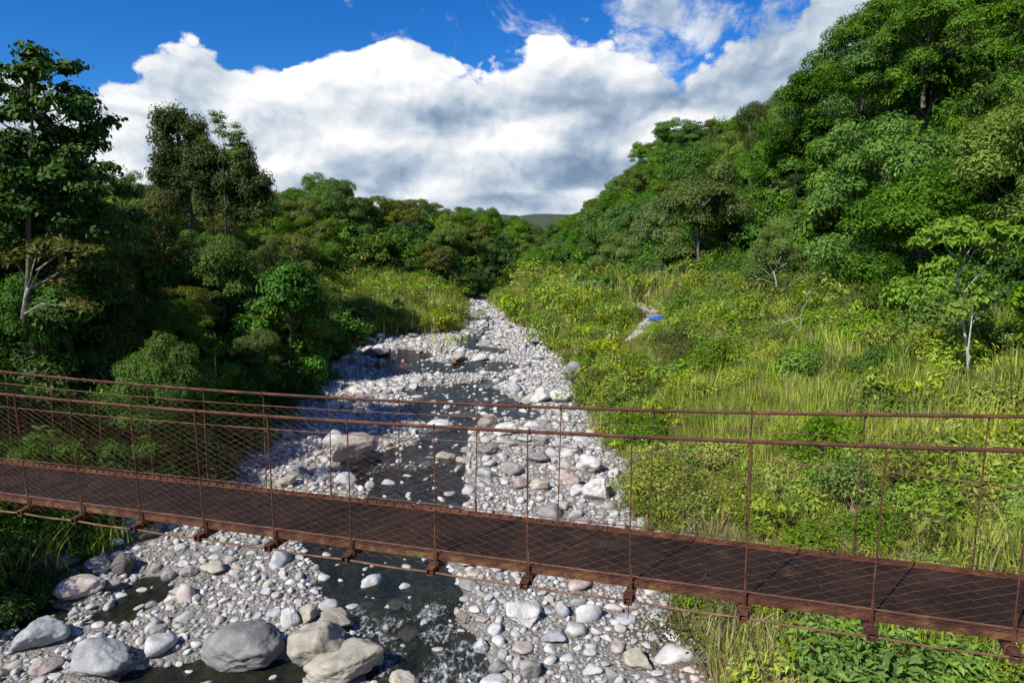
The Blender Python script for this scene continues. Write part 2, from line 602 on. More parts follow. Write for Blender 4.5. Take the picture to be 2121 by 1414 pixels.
def bark_material(name, a, b):
    m, N = material(name)
    g = N.n('ShaderNodeTexCoord')
    n1 = N.noise(g.outputs['Object'], 3.0, 5, 0.6)
    p = N.n('ShaderNodeBsdfPrincipled')
    N.l(N.ramp(n1, [(0.3, a), (0.7, b)]), p.inputs['Base Color'])
    p.inputs['Roughness'].default_value = 0.85
    N.l(bump(N, n1, 0.5, 0.05), p.inputs['Normal'])
    finish(N, p.outputs[0])
    return m


M['bark'] = bark_material('bark', (0.07, 0.055, 0.04), (0.17, 0.145, 0.11))
M['bark_pale'] = bark_material('bark_pale', (0.30, 0.28, 0.24), (0.58, 0.56, 0.50))


def rock_material(name, base, tint=0.5, dark=1.0, stain=0.3):
    m, N = material(name)
    tcn = N.n('ShaderNodeTexCoord')
    g = N.n('ShaderNodeNewGeometry')
    oi = N.n('ShaderNodeObjectInfo')
    rnd = oi.outputs['Random']
    pos = g.outputs['Position']
    n1 = N.noise(pos, 1.6, 6, 0.62)
    n2 = N.noise(pos, 9.0, 5, 0.65)
    n3 = N.noise(pos, 45.0, 3, 0.6)
    c = N.mix(N.smooth(n1, 0.35, 0.7), tuple(v * 0.72 for v in base) + (1,), tuple(min(1, v * 1.16) for v in base) + (1,))
    # own tint per stone
    t = N.ramp(rnd, [(0.0, (0.50, 0.51, 0.53)), (0.12, (0.97, 0.99, 1.04)), (0.34, (1.1, 1.1, 1.1)), (0.50, (0.74, 0.77, 0.82)), (0.64, (1.10, 1.08, 1.0)), (0.76, (1.02, 0.84, 0.76)), (0.86, (0.55, 0.52, 0.50)), (1.0, (0.95, 0.93, 0.82))])
    c = N.mix(tint, c, N.mix(1.0, c, t, 'MULTIPLY'))
    c = N.mix(N.math('MULTIPLY', N.smooth(n2, 0.5, 0.72), 0.45), c, N.mix(1.0, c, (0.62, 0.60, 0.58, 1), 'MULTIPLY'))
    if stain:
        n4 = N.noise(pos, 3.2, 5, 0.7, dist=1.0)
        c = N.mix(N.math('MULTIPLY', N.smooth(n4, 0.55, 0.68), stain), c, N.mix(1.0, c, (0.80, 0.72, 0.56, 1), 'MULTIPLY'))
    c = N.mix(N.math('MULTIPLY', N.smooth(n3, 0.56, 0.66), 0.25), c, (0.62, 0.62, 0.60, 1))
    p = N.n('ShaderNodeBsdfPrincipled')
    N.l(c, p.inputs['Base Color'])
    p.inputs['Roughness'].default_value = 0.88
    p.inputs['Specular IOR Level'].default_value = 0.25
    hh = N.math('ADD', N.math('MULTIPLY', n2, 0.7), N.math('MULTIPLY', n3, 0.25))
    N.l(bump(N, hh, 0.55, 0.10), p.inputs['Normal'])
    finish(N, p.outputs[0])
    return m


M['rock_pale'] = rock_material('rock_pale', (0.54, 0.53, 0.51), 0.9, stain=0.25)
M['rock_gravel'] = rock_material('rock_gravel', (0.42, 0.41, 0.39), 0.9, stain=0.3)
M['rock_white'] = rock_material('rock_white', (0.66, 0.65, 0.62), 0.3, stain=0.15)
M['rock_grey'] = rock_material('rock_grey', (0.27, 0.26, 0.245), 0.4, stain=0.4)
M['rock_tan'] = rock_material('rock_tan', (0.42, 0.385, 0.31), 0.2, stain=0.5)
M['rock_pink'] = rock_material('rock_pink', (0.40, 0.33, 0.29), 0.2, stain=0.5)
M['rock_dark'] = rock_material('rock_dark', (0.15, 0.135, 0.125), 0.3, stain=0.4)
M['rock_blue'] = rock_material('rock_blue', (0.38, 0.39, 0.39), 0.2, stain=0.1)

# terrain: gravel in the bed, earth and leaf litter on the banks (by an attribute)
m, N = material('ground')
at = N.n('ShaderNodeAttribute', attribute_name='veg')
at2 = N.n('ShaderNodeAttribute', attribute_name='wet')
at3 = N.n('ShaderNodeAttribute', attribute_name='bare')
g = N.n('ShaderNodeNewGeometry')
pos = g.outputs['Position']
vor = N.n('ShaderNodeTexVoronoi', feature='F1')
vor.inputs['Scale'].default_value = 7.0
N.l(pos, vor.inputs['Vector'])
vor2 = N.n('ShaderNodeTexVoronoi', feature='F1')
vor2.inputs['Scale'].default_value = 18.0
N.l(pos, vor2.inputs['Vector'])
sepc = N.n('ShaderNodeSeparateColor')
N.l(vor.outputs['Color'], sepc.inputs[0])
grav = N.ramp(sepc.outputs[0], [(0, (0.30, 0.285, 0.26)), (0.5, (0.43, 0.42, 0.395)), (0.8, (0.54, 0.53, 0.51)), (1, (0.36, 0.31, 0.26))])
grav = N.mix(N.smooth(vor.outputs['Distance'], 0.05, 0.09), grav, N.mix(1.0, grav, (0.55, 0.53, 0.5, 1), 'MULTIPLY'))
nn = N.noise(pos, 0.8, 5, 0.6)
earth = N.ramp(nn, [(0.3, (0.026, 0.030, 0.012)), (0.55, (0.040, 0.060, 0.018)), (0.75, (0.045, 0.080, 0.016))])
n5 = N.noise(pos, 0.35, 6, 0.65)
bare = N.ramp(n5, [(0.25, (0.07, 0.05, 0.03)), (0.5, (0.15, 0.115, 0.075)), (0.75, (0.27, 0.24, 0.20))])
c = N.mix(N.smooth(at.outputs['Fac'], 0.05, 0.6), grav, earth)
c = N.mix(at3.outputs['Fac'], c, bare)
wetbed = N.ramp(N.noise(pos, 2.5, 5, 0.7), [(0.35, (0.022, 0.022, 0.014)), (0.5, (0.075, 0.060, 0.030)), (0.62, (0.16, 0.13, 0.08)), (0.75, (0.05, 0.045, 0.03))])
c = N.mix(at2.outputs['Fac'], c, wetbed)
p = N.n('ShaderNodeBsdfPrincipled')
N.l(c, p.inputs['Base Color'])
p.inputs['Roughness'].default_value = 0.9
hh = N.math('ADD', N.math('MULTIPLY', vor.outputs['Distance'], -1.0), N.math('MULTIPLY', vor2.outputs['Distance'], -0.5))
N.l(bump(N, hh, 0.8, 0.12), p.inputs['Normal'])
finish(N, p.outputs[0])
M['ground'] = m

m, N = material('water')
g = N.n('ShaderNodeNewGeometry')
pos = g.outputs['Position']
mp = N.n('ShaderNodeMapping')
mp.inputs['Scale'].default_value = (1.0, 0.55, 1.0)
N.l(pos, mp.inputs[0])
w1 = N.noise(mp.outputs[0], 1.6, 5, 0.6, dist=0.6)
w2 = N.noise(mp.outputs[0], 7.0, 4, 0.6, dist=0.4)
fo = N.n('ShaderNodeAttribute', attribute_name='foam')
fn = N.noise(mp.outputs[0], 4.6, 9, 0.70, dist=0.5)
foam = N.smooth(N.math('ADD', N.math('MULTIPLY', fo.outputs['Fac'], 0.33), N.math('MULTIPLY', fn, 0.9)), 0.69, 0.98)
foam = N.math('MULTIPLY', foam, N.smooth(fo.outputs['Fac'], 0.02, 0.3))
p = N.n('ShaderNodeBsdfPrincipled')
N.l(N.mix(foam, N.ramp(w1, [(0.3, (0.006, 0.009, 0.006)), (0.5, (0.014, 0.017, 0.010)), (0.7, (0.035, 0.034, 0.018))]), (0.80, 0.83, 0.85, 1)), p.inputs['Base Color'])
N.l(N.math('ADD', 0.07, N.math('MULTIPLY', foam, 0.6)), p.inputs['Roughness'])
p.inputs['IOR'].default_value = 1.33
N.l(N.math('ADD', 0.76, N.math('MULTIPLY', foam, 0.24)), p.inputs['Alpha'])
wh = N.math('ADD', N.math('MULTIPLY', w1, N.math('ADD', 0.45, N.math('MULTIPLY', fo.outputs['Fac'], 1.6))), N.math('MULTIPLY', w2, 0.18))
N.l(bump(N, wh, 0.9, 0.24), p.inputs['Normal'])
finish(N, p.outputs[0])
M['water'] = m


def rust_material(name, a, b, c_, lichen=0.0, dark=0.0):
    m, N = material(name)
    g = N.n('ShaderNodeNewGeometry')
    pos = g.outputs['Position']
    n1 = N.noise(pos, 6.0, 6, 0.65)
    n2 = N.noise(pos, 40.0, 4, 0.6)
    col = N.ramp(n1, [(0.30, a), (0.5, b), (0.72, c_)])
    col = N.mix(N.math('MULTIPLY', N.smooth(n2, 0.5, 0.7), 0.5), col, N.mix(1.0, col, (0.45, 0.42, 0.4, 1), 'MULTIPLY'))
    if lichen:
        n3 = N.noise(pos, 5.0, 6, 0.7)
        col = N.mix(N.math('MULTIPLY', N.smooth(n3, 0.54, 0.66), lichen), col, (0.16, 0.15, 0.02, 1))
    p = N.n('ShaderNodeBsdfPrincipled')
    N.l(col, p.inputs['Base Color'])
    p.inputs['Roughness'].default_value = 0.8
    p.inputs['Metallic'].default_value = 0.1
    N.l(bump(N, n2, 0.5, 0.004), p.inputs['Normal'])
    finish(N, p.outputs[0])
    return m


M['rust'] = rust_material('rust', (0.040, 0.016, 0.010), (0.100, 0.036, 0.018), (0.20, 0.085, 0.038))
M['rust_edge'] = rust_material('rust_edge', (0.030, 0.014, 0.009), (0.110, 0.038, 0.018), (0.25, 0.12, 0.045), lichen=0.8)
M['rust_curb'] = rust_material('rust_curb', (0.035, 0.015, 0.010), (0.115, 0.036, 0.018), (0.23, 0.09, 0.042))
M['rust_wire'] = rust_material('rust_wire', (0.09, 0.035, 0.018), (0.17, 0.08, 0.042), (0.26, 0.16, 0.10))
M['rust_dark'] = rust_material('rust_dark', (0.03, 0.012, 0.008), (0.07, 0.025, 0.013), (0.13, 0.05, 0.022))
m, N = material('deck_steel')
g = N.n('ShaderNodeNewGeometry')
pos = g.outputs['Position']
n1 = N.noise(pos, 2.2, 6, 0.65)
n2 = N.noise(pos, 22.0, 5, 0.65)
wv = N.n('ShaderNodeTexChecker')
mp = N.n('ShaderNodeMapping')
mp.inputs['Rotation'].default_value = (0, 0, math.radians(25))
N.l(pos, mp.inputs[0])
vd = N.n('ShaderNodeTexVoronoi', feature='F1')
vd.inputs['Scale'].default_value = 40
N.l(mp.outputs[0], vd.inputs['Vector'])
col = N.ramp(n1, [(0.3, (0.013, 0.009, 0.007)), (0.50, (0.025, 0.016, 0.012)), (0.66, (0.042, 0.023, 0.016)), (0.8, (0.08, 0.036, 0.022))])
col = N.mix(N.math('MULTIPLY', N.smooth(n2, 0.62, 0.72), 0.35), col, (0.14, 0.11, 0.10, 1))
n3 = N.noise(pos, 0.9, 7, 0.7)
col = N.mix(N.math('MULTIPLY', N.smooth(n3, 0.56, 0.70), 0.55), col, (0.075, 0.060, 0.052, 1))
n4 = N.noise(pos, 3.4, 6, 0.75)
col = N.mix(N.math('MULTIPLY', N.smooth(n4, 0.60, 0.72), 0.6), col, (0.16, 0.060, 0.025, 1))
p = N.n('ShaderNodeBsdfPrincipled')
N.l(col, p.inputs['Base Color'])
p.inputs['Roughness'].default_value = 0.85
p.inputs['Specular IOR Level'].default_value = 0.12
N.l(bump(N, N.math('ADD', n2, N.math('MULTIPLY', vd.outputs['Distance'], 0.8)), 0.6, 0.006), p.inputs['Normal'])
finish(N, p.outputs[0])
M['deck'] = m


def plain(name, colr, rough=0.7):
    m, N = material(name)
    tcn = N.n('ShaderNodeTexCoord')
    n1 = N.noise(tcn.outputs['Object'], 12.0, 3, 0.5)
    p = N.n('ShaderNodeBsdfPrincipled')
    N.l(N.mix(n1, tuple(v * 0.85 for v in colr) + (1,), tuple(min(1, v * 1.15) for v in colr) + (1,)), p.inputs['Base Color'])
    p.inputs['Roughness'].default_value = rough
    finish(N, p.outputs[0])
    return m


for nm, cc in [('skin', (0.30, 0.15, 0.09)), ('cloth_pink', (0.65, 0.10, 0.12)), ('cloth_white', (0.7, 0.7, 0.72)), ('cloth_dark', (0.02, 0.025, 0.05)), ('cloth_blue', (0.01, 0.09, 0.36)),
               ('hair_black', (0.01, 0.008, 0.007)), ('cloth_purple', (0.25, 0.16, 0.40)), ('cloth_black', (0.012, 0.012, 0.014)), ('cloth_brown', (0.12, 0.05, 0.03))]:
    M[nm] = plain(nm, cc)

# the sandy footpath in the right meadow
pth = [(1308, 706), (1326, 690), (1345, 672), (1356, 658), (1346, 645), (1330, 636), (1316, 630)]


def hit(px, py, t0=15, t1=700, lift=0.0):
    """first meeting of a sight line with the ground sheet"""
    d = pix_dir(px, py)
    ts = np.concatenate([np.arange(t0, 130, 0.5), np.arange(130, t1, 2.0)])
    x, y, z = d.x * ts, d.y * ts, CAM_H + d.z * ts
    g_ = ground0(x, y) + lift
    b = np.nonzero(z < g_)[0]
    i = b[0] if len(b) else len(ts) - 1
    return x[i], y[i], float(ground(x[i:i + 1], y[i:i + 1])[0])


PATH_PRE = [hit(px_, py_) for px_, py_ in pth]

# ------------------------------------------------------------------ the ground sheet
def axis(parts):
    out = [parts[0][0]]
    for a, b, s in parts:
        k = max(1, int(round((b - a) / s)))
        out += list(np.linspace(a, b, k + 1)[1:])
    return np.array(out)


gx = axis([(-4000, -400, 600), (-400, -100, 20), (-100, -34, 3), (-34, 20, 0.42), (20, 90, 1.8), (90, 400, 18), (400, 4000, 600)])
gy = axis([(-300, 10, 15), (10, 75, 0.42), (75, 170, 0.75), (170, 300, 4), (300, 1200, 25), (1200, 8000, 700)])
X, Y = np.meshgrid(gx, gy)
Z = ground(X, Y)
nx, ny = len(gx), len(gy)
idx = np.arange(nx * ny).reshape(ny, nx)
F = np.stack([idx[:-1, :-1], idx[:-1, 1:], idx[1:, 1:], idx[1:, :-1]], -1).reshape(-1, 4)
me = mesh_np('ground', np.stack([X, Y, Z], -1).reshape(-1, 3), F, M['ground'], True)
orr, oll = X - foot_r(Y), foot_l(Y) - X
veg = np.clip(np.maximum(orr, oll) / 2.2 + 0.25 * smooth_noise(X, Y, 1.2, 31), 0, 1)
swd = water_sd(X, Y)
wet = np.clip((swd + 0.25) / 0.5, 0, 1)


def ellipse_mask(cx, cy, rx, ry, seed=0):
    d = ((X - cx) / rx) ** 2 + ((Y - cy) / ry) ** 2 + 0.9 * smooth_noise(X, Y, min(rx, ry) * 0.5, 40 + seed)
    return np.clip((1.15 - d) / 0.3, 0, 1)


bare = np.zeros_like(X)
BARE = [(11.5, 26, 6.5, 5.5), (15.5, 22, 8, 5)]
for i, b in enumerate(BARE):
    bare = np.maximum(bare, ellipse_mask(*b, seed=i))
bare = np.maximum(bare, ellipse_mask(*np.mean([p_[:2] for p_ in PATH_PRE], axis=0), 4, 7, 7))
for nm, arr in (('veg', veg), ('wet', wet), ('bare', bare)):
    a = me.attributes.new(nm, 'FLOAT', 'POINT')
    a.data.foreach_set('value', arr.ravel().astype(np.float32))
tag(put('ground', me), kind='structure')

# water sheet, only round the outlines
wx = np.arange(-32, 12, 0.4)
wy = np.arange(16, 165, 0.4)
X, Y = np.meshgrid(wx, wy)
s = water_sd(X, Y)
FOAM_PX = [(755, 1288, 1.0), (745, 1310, 1.0), (778, 1300, 1.1), (815, 1285, .9), (895, 1262, 1.2), (880, 1275, .8), (905, 1305, 1.3), (930, 1305, 1.0), (800, 1322, .8), (955, 1350, 1.2), (925, 1372, 1.2),
           (900, 1400, 1.2), (960, 1405, 1.3), (985, 1385, 1.0), (1000, 1400, .9), (810, 1355, .9), (800, 1385, .8), (795, 965, 1.1), (770, 975, .8), (850, 963, 1.6), (880, 961, 1.2), (880, 888, 1.2),
           (905, 882, 1.3), (930, 884, 1.0), (870, 900, 1.0), (960, 858, .9), (1010, 798, 2.0), (1035, 790, 2.0), (1060, 782, 2.0), (1075, 780, 1.5), (690, 1255, .5), (745, 1262, .6), (975, 1330, .7),
           (845, 1250, .5), (1000, 700, 1.5), (1010, 680, 1.5)]
foam = np.zeros_like(X)
for px, py, r in FOAM_PX:
    fx, fy = G0(px, py)
    foam = np.maximum(foam, np.exp(-(((X - fx) / r) ** 2 + ((Y - fy) / (r * 1.2)) ** 2)))
Zw = bed(Y) - 0.12 + foam * (0.10 * smooth_noise(X, Y, 0.8, 51) + 0.06)
ok = s > -1.0
nx, ny = len(wx), len(wy)
idx = np.arange(nx * ny).reshape(ny, nx)
F = np.stack([idx[:-1, :-1], idx[:-1, 1:], idx[1:, 1:], idx[1:, :-1]], -1).reshape(-1, 4)
keep = ok.ravel()[F].all(1)
F = F[keep]
used, inv = np.unique(F, return_inverse=True)
me = mesh_np('river_water', np.stack([X, Y, Zw], -1).reshape(-1, 3)[used], inv.reshape(-1, 4), M['water'], True)
a = me.attributes.new('foam', 'FLOAT', 'POINT')
a.data.foreach_set('value', foam.ravel()[used].astype(np.float32))
tag(put('water', me), kind='structure')

# ------------------------------------------------------------------ visibility test for scattering
def in_view(x, y, z, mx_=0.12, my_=0.15):
    x, y, z = np.asarray(x, float), np.asarray(y, float), np.asarray(z, float) - CAM_H
    d = y * math.cos(PITCH) - z * math.sin(PITCH)
    u = y * math.sin(PITCH) + z * math.cos(PITCH)
    px = CX + FPX * x / np.maximum(d, 0.1)
    py = CY - FPX * u / np.maximum(d, 0.1)
    return (d > 3) & (px > -2121 * mx_) & (px < 2121 * (1 + mx_)) & (py > -1414 * my_) & (py < 1414 * (1 + my_)), px, py, d


PROTO = bpy.data.collections.new('prototypes')      # not linked to the scene


def scatter_nodes(name, protos, pts_, rots, scls, idxs):
    """ONE object: points that a node group turns into copies of the prototypes"""
    col = bpy.data.collections.new(name + '_shapes')
    for i, p_ in enumerate(protos):
        o = bpy.data.objects.new('%s_%02d' % (name, i), p_)
        col.objects.link(o)
    me = bpy.data.meshes.new(name)
    n_ = len(pts_)
    me.vertices.add(n_)
    me.vertices.foreach_set('co', np.asarray(pts_, np.float32).ravel())
    a = me.attributes.new('rot', 'FLOAT_VECTOR', 'POINT')
    a.data.foreach_set('vector', np.asarray(rots, np.float32).ravel())
    a = me.attributes.new('scl', 'FLOAT_VECTOR', 'POINT')
    a.data.foreach_set('vector', np.asarray(scls, np.float32).ravel())
    a = me.attributes.new('idx', 'INT', 'POINT')
    a.data.foreach_set('value', np.asarray(idxs, np.int32))
    o = put(name, me)
    ng = bpy.data.node_groups.new(name + '_scatter', 'GeometryNodeTree')
    ng.interface.new_socket('Geometry', in_out='INPUT', socket_type='NodeSocketGeometry')
    ng.interface.new_socket('Geometry', in_out='OUTPUT', socket_type='NodeSocketGeometry')
    nd = ng.nodes
    gi, go = nd.new('NodeGroupInput'), nd.new('NodeGroupOutput')
    ip = nd.new('GeometryNodeInstanceOnPoints')
    ci = nd.new('GeometryNodeCollectionInfo')
    ci.inputs['Collection'].default_value = col
    ci.inputs['Separate Children'].default_value = True
    ci.inputs['Reset Children'].default_value = True
    ip.inputs['Pick Instance'].default_value = True

    def attr(nm, typ):
        q = nd.new('GeometryNodeInputNamedAttribute')
        q.data_type = typ
        q.inputs['Name'].default_value = nm
        return q.outputs['Attribute']
    L = ng.links.new
    L(gi.outputs[0], ip.inputs['Points'])
    L(ci.outputs[0], ip.inputs['Instance'])
    L(attr('idx', 'INT'), ip.inputs['Instance Index'])
    er = nd.new('FunctionNodeEulerToRotation')
    L(attr('rot', 'FLOAT_VECTOR'), er.inputs[0])
    L(er.outputs[0], ip.inputs['Rotation'])
    L(attr('scl', 'FLOAT_VECTOR'), ip.inputs['Scale'])
    L(ip.outputs[0], go.inputs[0])
    md = o.modifiers.new('scatter', 'NODES')
    md.node_group = ng
    return o


# ------------------------------------------------------------------ stones
def ico(sub):
    bm = bmesh.new()
    bmesh.ops.create_icosphere(bm, subdivisions=sub, radius=1)
    V = np.array([v.co[:] for v in bm.verts])
    F = np.array([[v.index for v in f.verts] for f in bm.faces])
    bm.free()
    return V, F


ICO = {k: ico(k) for k in (2, 3, 4, 5)}


def rock_mesh(name, seed, sub, mat, power=9, planes=14, size=(1, 1, 0.7), rough=0.04, flat=None):
    r = np.random.default_rng(seed)
    V, F = ICO[sub]
    nrm = r.normal(size=(planes, 3))
    nrm /= np.linalg.norm(nrm, axis=1, keepdims=True)
    dist = r.uniform(0.72, 1.08, planes)
    dots = np.maximum(V @ nrm.T, 0) / dist
    R = (np.sum(dots ** power, axis=1) + 0.6 ** power) ** (-1 / power)
    R = np.clip(R, 0.4, 1.35)
    ph = r.uniform(0, 50, 3)
    nz = np.array([mnoise.fractal(Vector(v * 1.3 + ph), 0.9, 2.1, 5 if sub > 3 else 3) for v in V])
    R = R * (1 + rough * nz * 2.2)
    P = V * R[:, None]
    P /= np.abs(P).max(0)
    P *= np.array(size)
    me = mesh_np(name, P, F, mat, True)
    return me


ROCK_PROTO = [rock_mesh('river_stone', 100 + i, 3, M['rock_pale'], power=[8, 14, 24, 11][i % 4], planes=[12, 9, 8, 14][i % 4], rough=0.06,
                        size=(1, [0.72, 0.85, 0.62, 0.9][i % 4], [0.50, 0.62, 0.42, 0.7][(i // 2) % 4])) for i in range(12)]
ROCK_SMALL = [rock_mesh('pebble', 200 + i, 2, M['rock_gravel'], power=8, planes=11, size=(1, [0.75, 0.9, 0.65][i % 3], [0.5, 0.65, 0.45][i % 3]), rough=0.03) for i in range(9)]

# boulders read off the photograph: centre x, foot y, width, height in its pixels, material, shape, label
HERO = [
    (492, 1392, 196, 122, 'rock_grey', 5, 'largest boulder in the bottom foreground, smooth brownish grey with thin cable shadows across it'),
    (655, 1388, 138, 112, 'rock_tan', 6, 'big yellowish tan boulder right of the largest grey foreground boulder'),
    (690, 1312, 80, 48, 'rock_tan', 6, 'rounded tan boulder resting behind the big yellowish foreground boulder'),
    (692, 1432, 172, 88, 'rock_tan', 7, 'grey tan boulder cut off by the bottom edge below the yellowish one'),
    (763, 1374, 66, 52, 'rock_pale', 16, 'pale angular boulder at the left edge of the rapids'),
    (840, 1425, 72, 56, 'rock_tan', 7, 'smooth grey boulder standing in the rapids at the bottom edge'),
    (726, 1262, 44, 26, 'rock_pale', 8, 'smooth oval grey boulder at the head of the rapids'),
    (785, 1283, 38, 30, 'rock_grey', 7, 'round grey boulder in midstream above the rapids'),
    (843, 1300, 46, 38, 'rock_white', 12, 'pale wedge shaped boulder standing in midstream between two white rapids'),
    (815, 1240, 42, 21, 'rock_white', 8, 'smooth pale oval stone alone in the dark stream above the rapids'),
    (635, 1300, 50, 44, 'rock_tan', 18, 'angular cream coloured boulder beside the pale slab left of the rapids'),
    (600, 1308, 44, 48, 'rock_white', 14, 'pale slab boulder wedged behind the largest foreground boulder'),
    (672, 1268, 54, 26, 'rock_blue', 9, 'long grey boulder on the gravel edge just left of the rapids'),
    (62, 1362, 116, 74, 'rock_blue', 6, 'big blue grey boulder at the lower left edge half in bridge shadow'),
    (180, 1425, 142, 96, 'rock_blue', 6, 'big blue grey boulder in the bottom left corner with pitted face'),
    (75, 1412, 78, 42, 'rock_pink', 8, 'long pinkish stone between the two blue grey corner boulders'),
    (140, 1258, 108, 36, 'rock_pale', 6, 'flat pale boulder in dappled shade on the far left shore'),
    (188, 1196, 68, 50, 'rock_grey', 7, 'grey boulder under the grass tuft at the shaded left bank'),
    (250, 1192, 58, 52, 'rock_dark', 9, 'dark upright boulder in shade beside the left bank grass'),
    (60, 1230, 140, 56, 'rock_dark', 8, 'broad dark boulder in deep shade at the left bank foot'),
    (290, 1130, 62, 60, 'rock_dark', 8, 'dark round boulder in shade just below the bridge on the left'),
    (222, 1226, 44, 30, 'rock_grey', 10, 'angular grey stone at the shaded left pool edge'),
    (346, 1202, 30, 30, 'rock_grey', 9, 'dark upright stone at the left pool head'),
    (386, 1200, 38, 26, 'rock_pale', 9, 'light grey stone beside the left pool head'),
    (436, 1196, 60, 30, 'rock_tan', 7, 'low tan boulder on the gravel bar under the bridge'),
    (308, 1252, 32, 24, 'rock_grey', 7, 'smooth grey stone standing in the left pool'),
    (320, 1328, 46, 32, 'rock_pale', 7, 'grey green cobble on the lower gravel bar'),
    (728, 968, 104, 78, 'rock_pink', 7, 'big rounded reddish tan boulder left of the stream behind the bridge rails'),
    (588, 1010, 48, 30, 'rock_tan', 10, 'yellowish stone on the gravel left of the bridge mesh'),
    (1190, 790, 50, 46, 'rock_grey', 12, 'tall dark brown boulder at the edge of the right scrub'),
    (1219, 708, 38, 20, 'rock_dark', 8, 'dark rounded boulder near the footpath upstream on the right'),
    (912, 882, 60, 30, 'rock_white', 8, 'pale cream boulder beside the riffle behind the bridge cables'),
    (1010, 892, 54, 40, 'rock_pink', 9, 'pinkish grey boulder at the right side of the riffle'),
    (1042, 906, 64, 34, 'rock_white', 8, 'large white boulder below the pinkish one at the riffle'),
    (882, 950, 46, 26, 'rock_grey', 8, 'grey boulder at the inflow of the still pool'),
    (925, 945, 54, 34, 'rock_tan', 9, 'tan grey boulder on the right of the pool inflow'),
    (1006, 945, 54, 34, 'rock_grey', 9, 'brownish grey boulder on the right bar above the pool'),
    (958, 955, 36, 26, 'rock_pink', 9, 'small brownish boulder at the pool corner'),
    (1122, 838, 56, 40, 'rock_white', 18, 'pale angular block upstream on the right gravel'),
    (1164, 838, 56, 34, 'rock_white', 14, 'wide pale slab leaning right of the angular block upstream'),
    (1062, 842, 36, 20, 'rock_pink', 8, 'brown rounded boulder left of the pale angular block upstream'),
    (1090, 838, 34, 18, 'rock_pale', 8, 'light grey boulder between brown boulder and pale block'),
    (943, 748, 42, 15, 'rock_tan', 8, 'tan boulder on the far shore of the bathing pool'),
    (997, 748, 46, 13, 'rock_white', 8, 'long pale boulder on the far shore of the bathing pool'),
    (1089, 762, 28, 20, 'rock_pale', 10, 'grey block at the right end of the bathing pool'),
    (1114, 748, 28, 17, 'rock_pale', 10, 'pale block just right of the bathing pool'),
    (840, 754, 30, 11, 'rock_pale', 7, 'low pale stone in the bathing pool by the wading bather'),
    (792, 735, 46, 16, 'rock_grey', 8, 'grey boulder behind the bathing pool on the left'),
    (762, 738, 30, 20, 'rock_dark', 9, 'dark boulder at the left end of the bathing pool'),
    (1240, 1040, 70, 70, 'rock_white', 12, 'large white slab on the right gravel beside the scrub'),
    (1222, 985, 60, 50, 'rock_white', 12, 'leaning white slab above the larger one on the right gravel'),
    (971, 1226, 50, 30, 'rock_grey', 16, 'dark triangular boulder at the right water edge below the bridge'),
    (965, 1180, 74, 20, 'rock_white', 9, 'flat white slab at the right shore under the bridge'),
    (1082, 1305, 90, 38, 'rock_pale', 12, 'broad grey slab in the middle of the right gravel bar'),
    (1164, 1284, 36, 38, 'rock_blue', 10, 'upright blue grey stone on the right gravel bar'),
    (1151, 1342, 62, 36, 'rock_blue', 12, 'flat topped pale boulder in the lower right gravel bar'),
    (1098, 1412, 48, 52, 'rock_pale', 9, 'round pale grey boulder near the bottom edge on the right bar'),
    (1032, 1396, 46, 38, 'rock_grey', 9, 'mottled grey boulder on the right rapids shore at the bottom'),
    (998, 1352, 42, 40, 'rock_pale', 14, 'pale pointed boulder on the right rapids shore'),
    (1322, 1388, 74, 52, 'rock_tan', 9, 'large grey tan boulder at the lower right below the shrubs'),
    (948, 1276, 26, 36, 'rock_pink', 12, 'leaning brown stone where the right bar meets the stream'),
    (963, 1292, 22, 26, 'rock_grey', 12, 'small upright grey stone beside the leaning brown one'),
    (1120, 925, 40, 26, 'rock_pale', 10, 'grey boulder behind the near handrail on the right bar'),
    (1112, 962, 56, 34, 'rock_grey', 10, 'dark grey tilted boulder on the right bar seen through the mesh'),
    (1186, 950, 56, 30, 'rock_pale', 9, 'long grey boulder near the scrub seen through the mesh'),
    (1190, 1012, 34, 34, 'rock_pink', 9, 'reddish stone among white boulders on the right bar'),
    (1062, 985, 48, 36, 'rock_pale', 10, 'grey boulder at the middle of the right bar above the bridge'),
    (1074, 1015, 40, 34, 'rock_pink', 9, 'brownish boulder just above the bridge deck on the right bar'),
    (1118, 1020, 46, 34, 'rock_tan', 10, 'tan boulder just above the bridge deck right of the brownish one'),
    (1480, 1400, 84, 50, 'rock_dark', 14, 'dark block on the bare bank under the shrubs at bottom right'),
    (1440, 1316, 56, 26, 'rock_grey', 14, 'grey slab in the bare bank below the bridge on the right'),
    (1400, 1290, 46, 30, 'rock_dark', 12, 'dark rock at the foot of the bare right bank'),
    (1160, 1060, 44, 26, 'rock_pale', 12, 'pale stone beside the far deck edge on the right bar'),
    (1120, 700, 30, 12, 'rock_pale', 10, 'pale boulder at the foot of the far right grass'),
    (1105, 716, 26, 10, 'rock_grey', 10, 'grey boulder below the far right grass edge'),
]
placed = []          # x, y, r of every stone
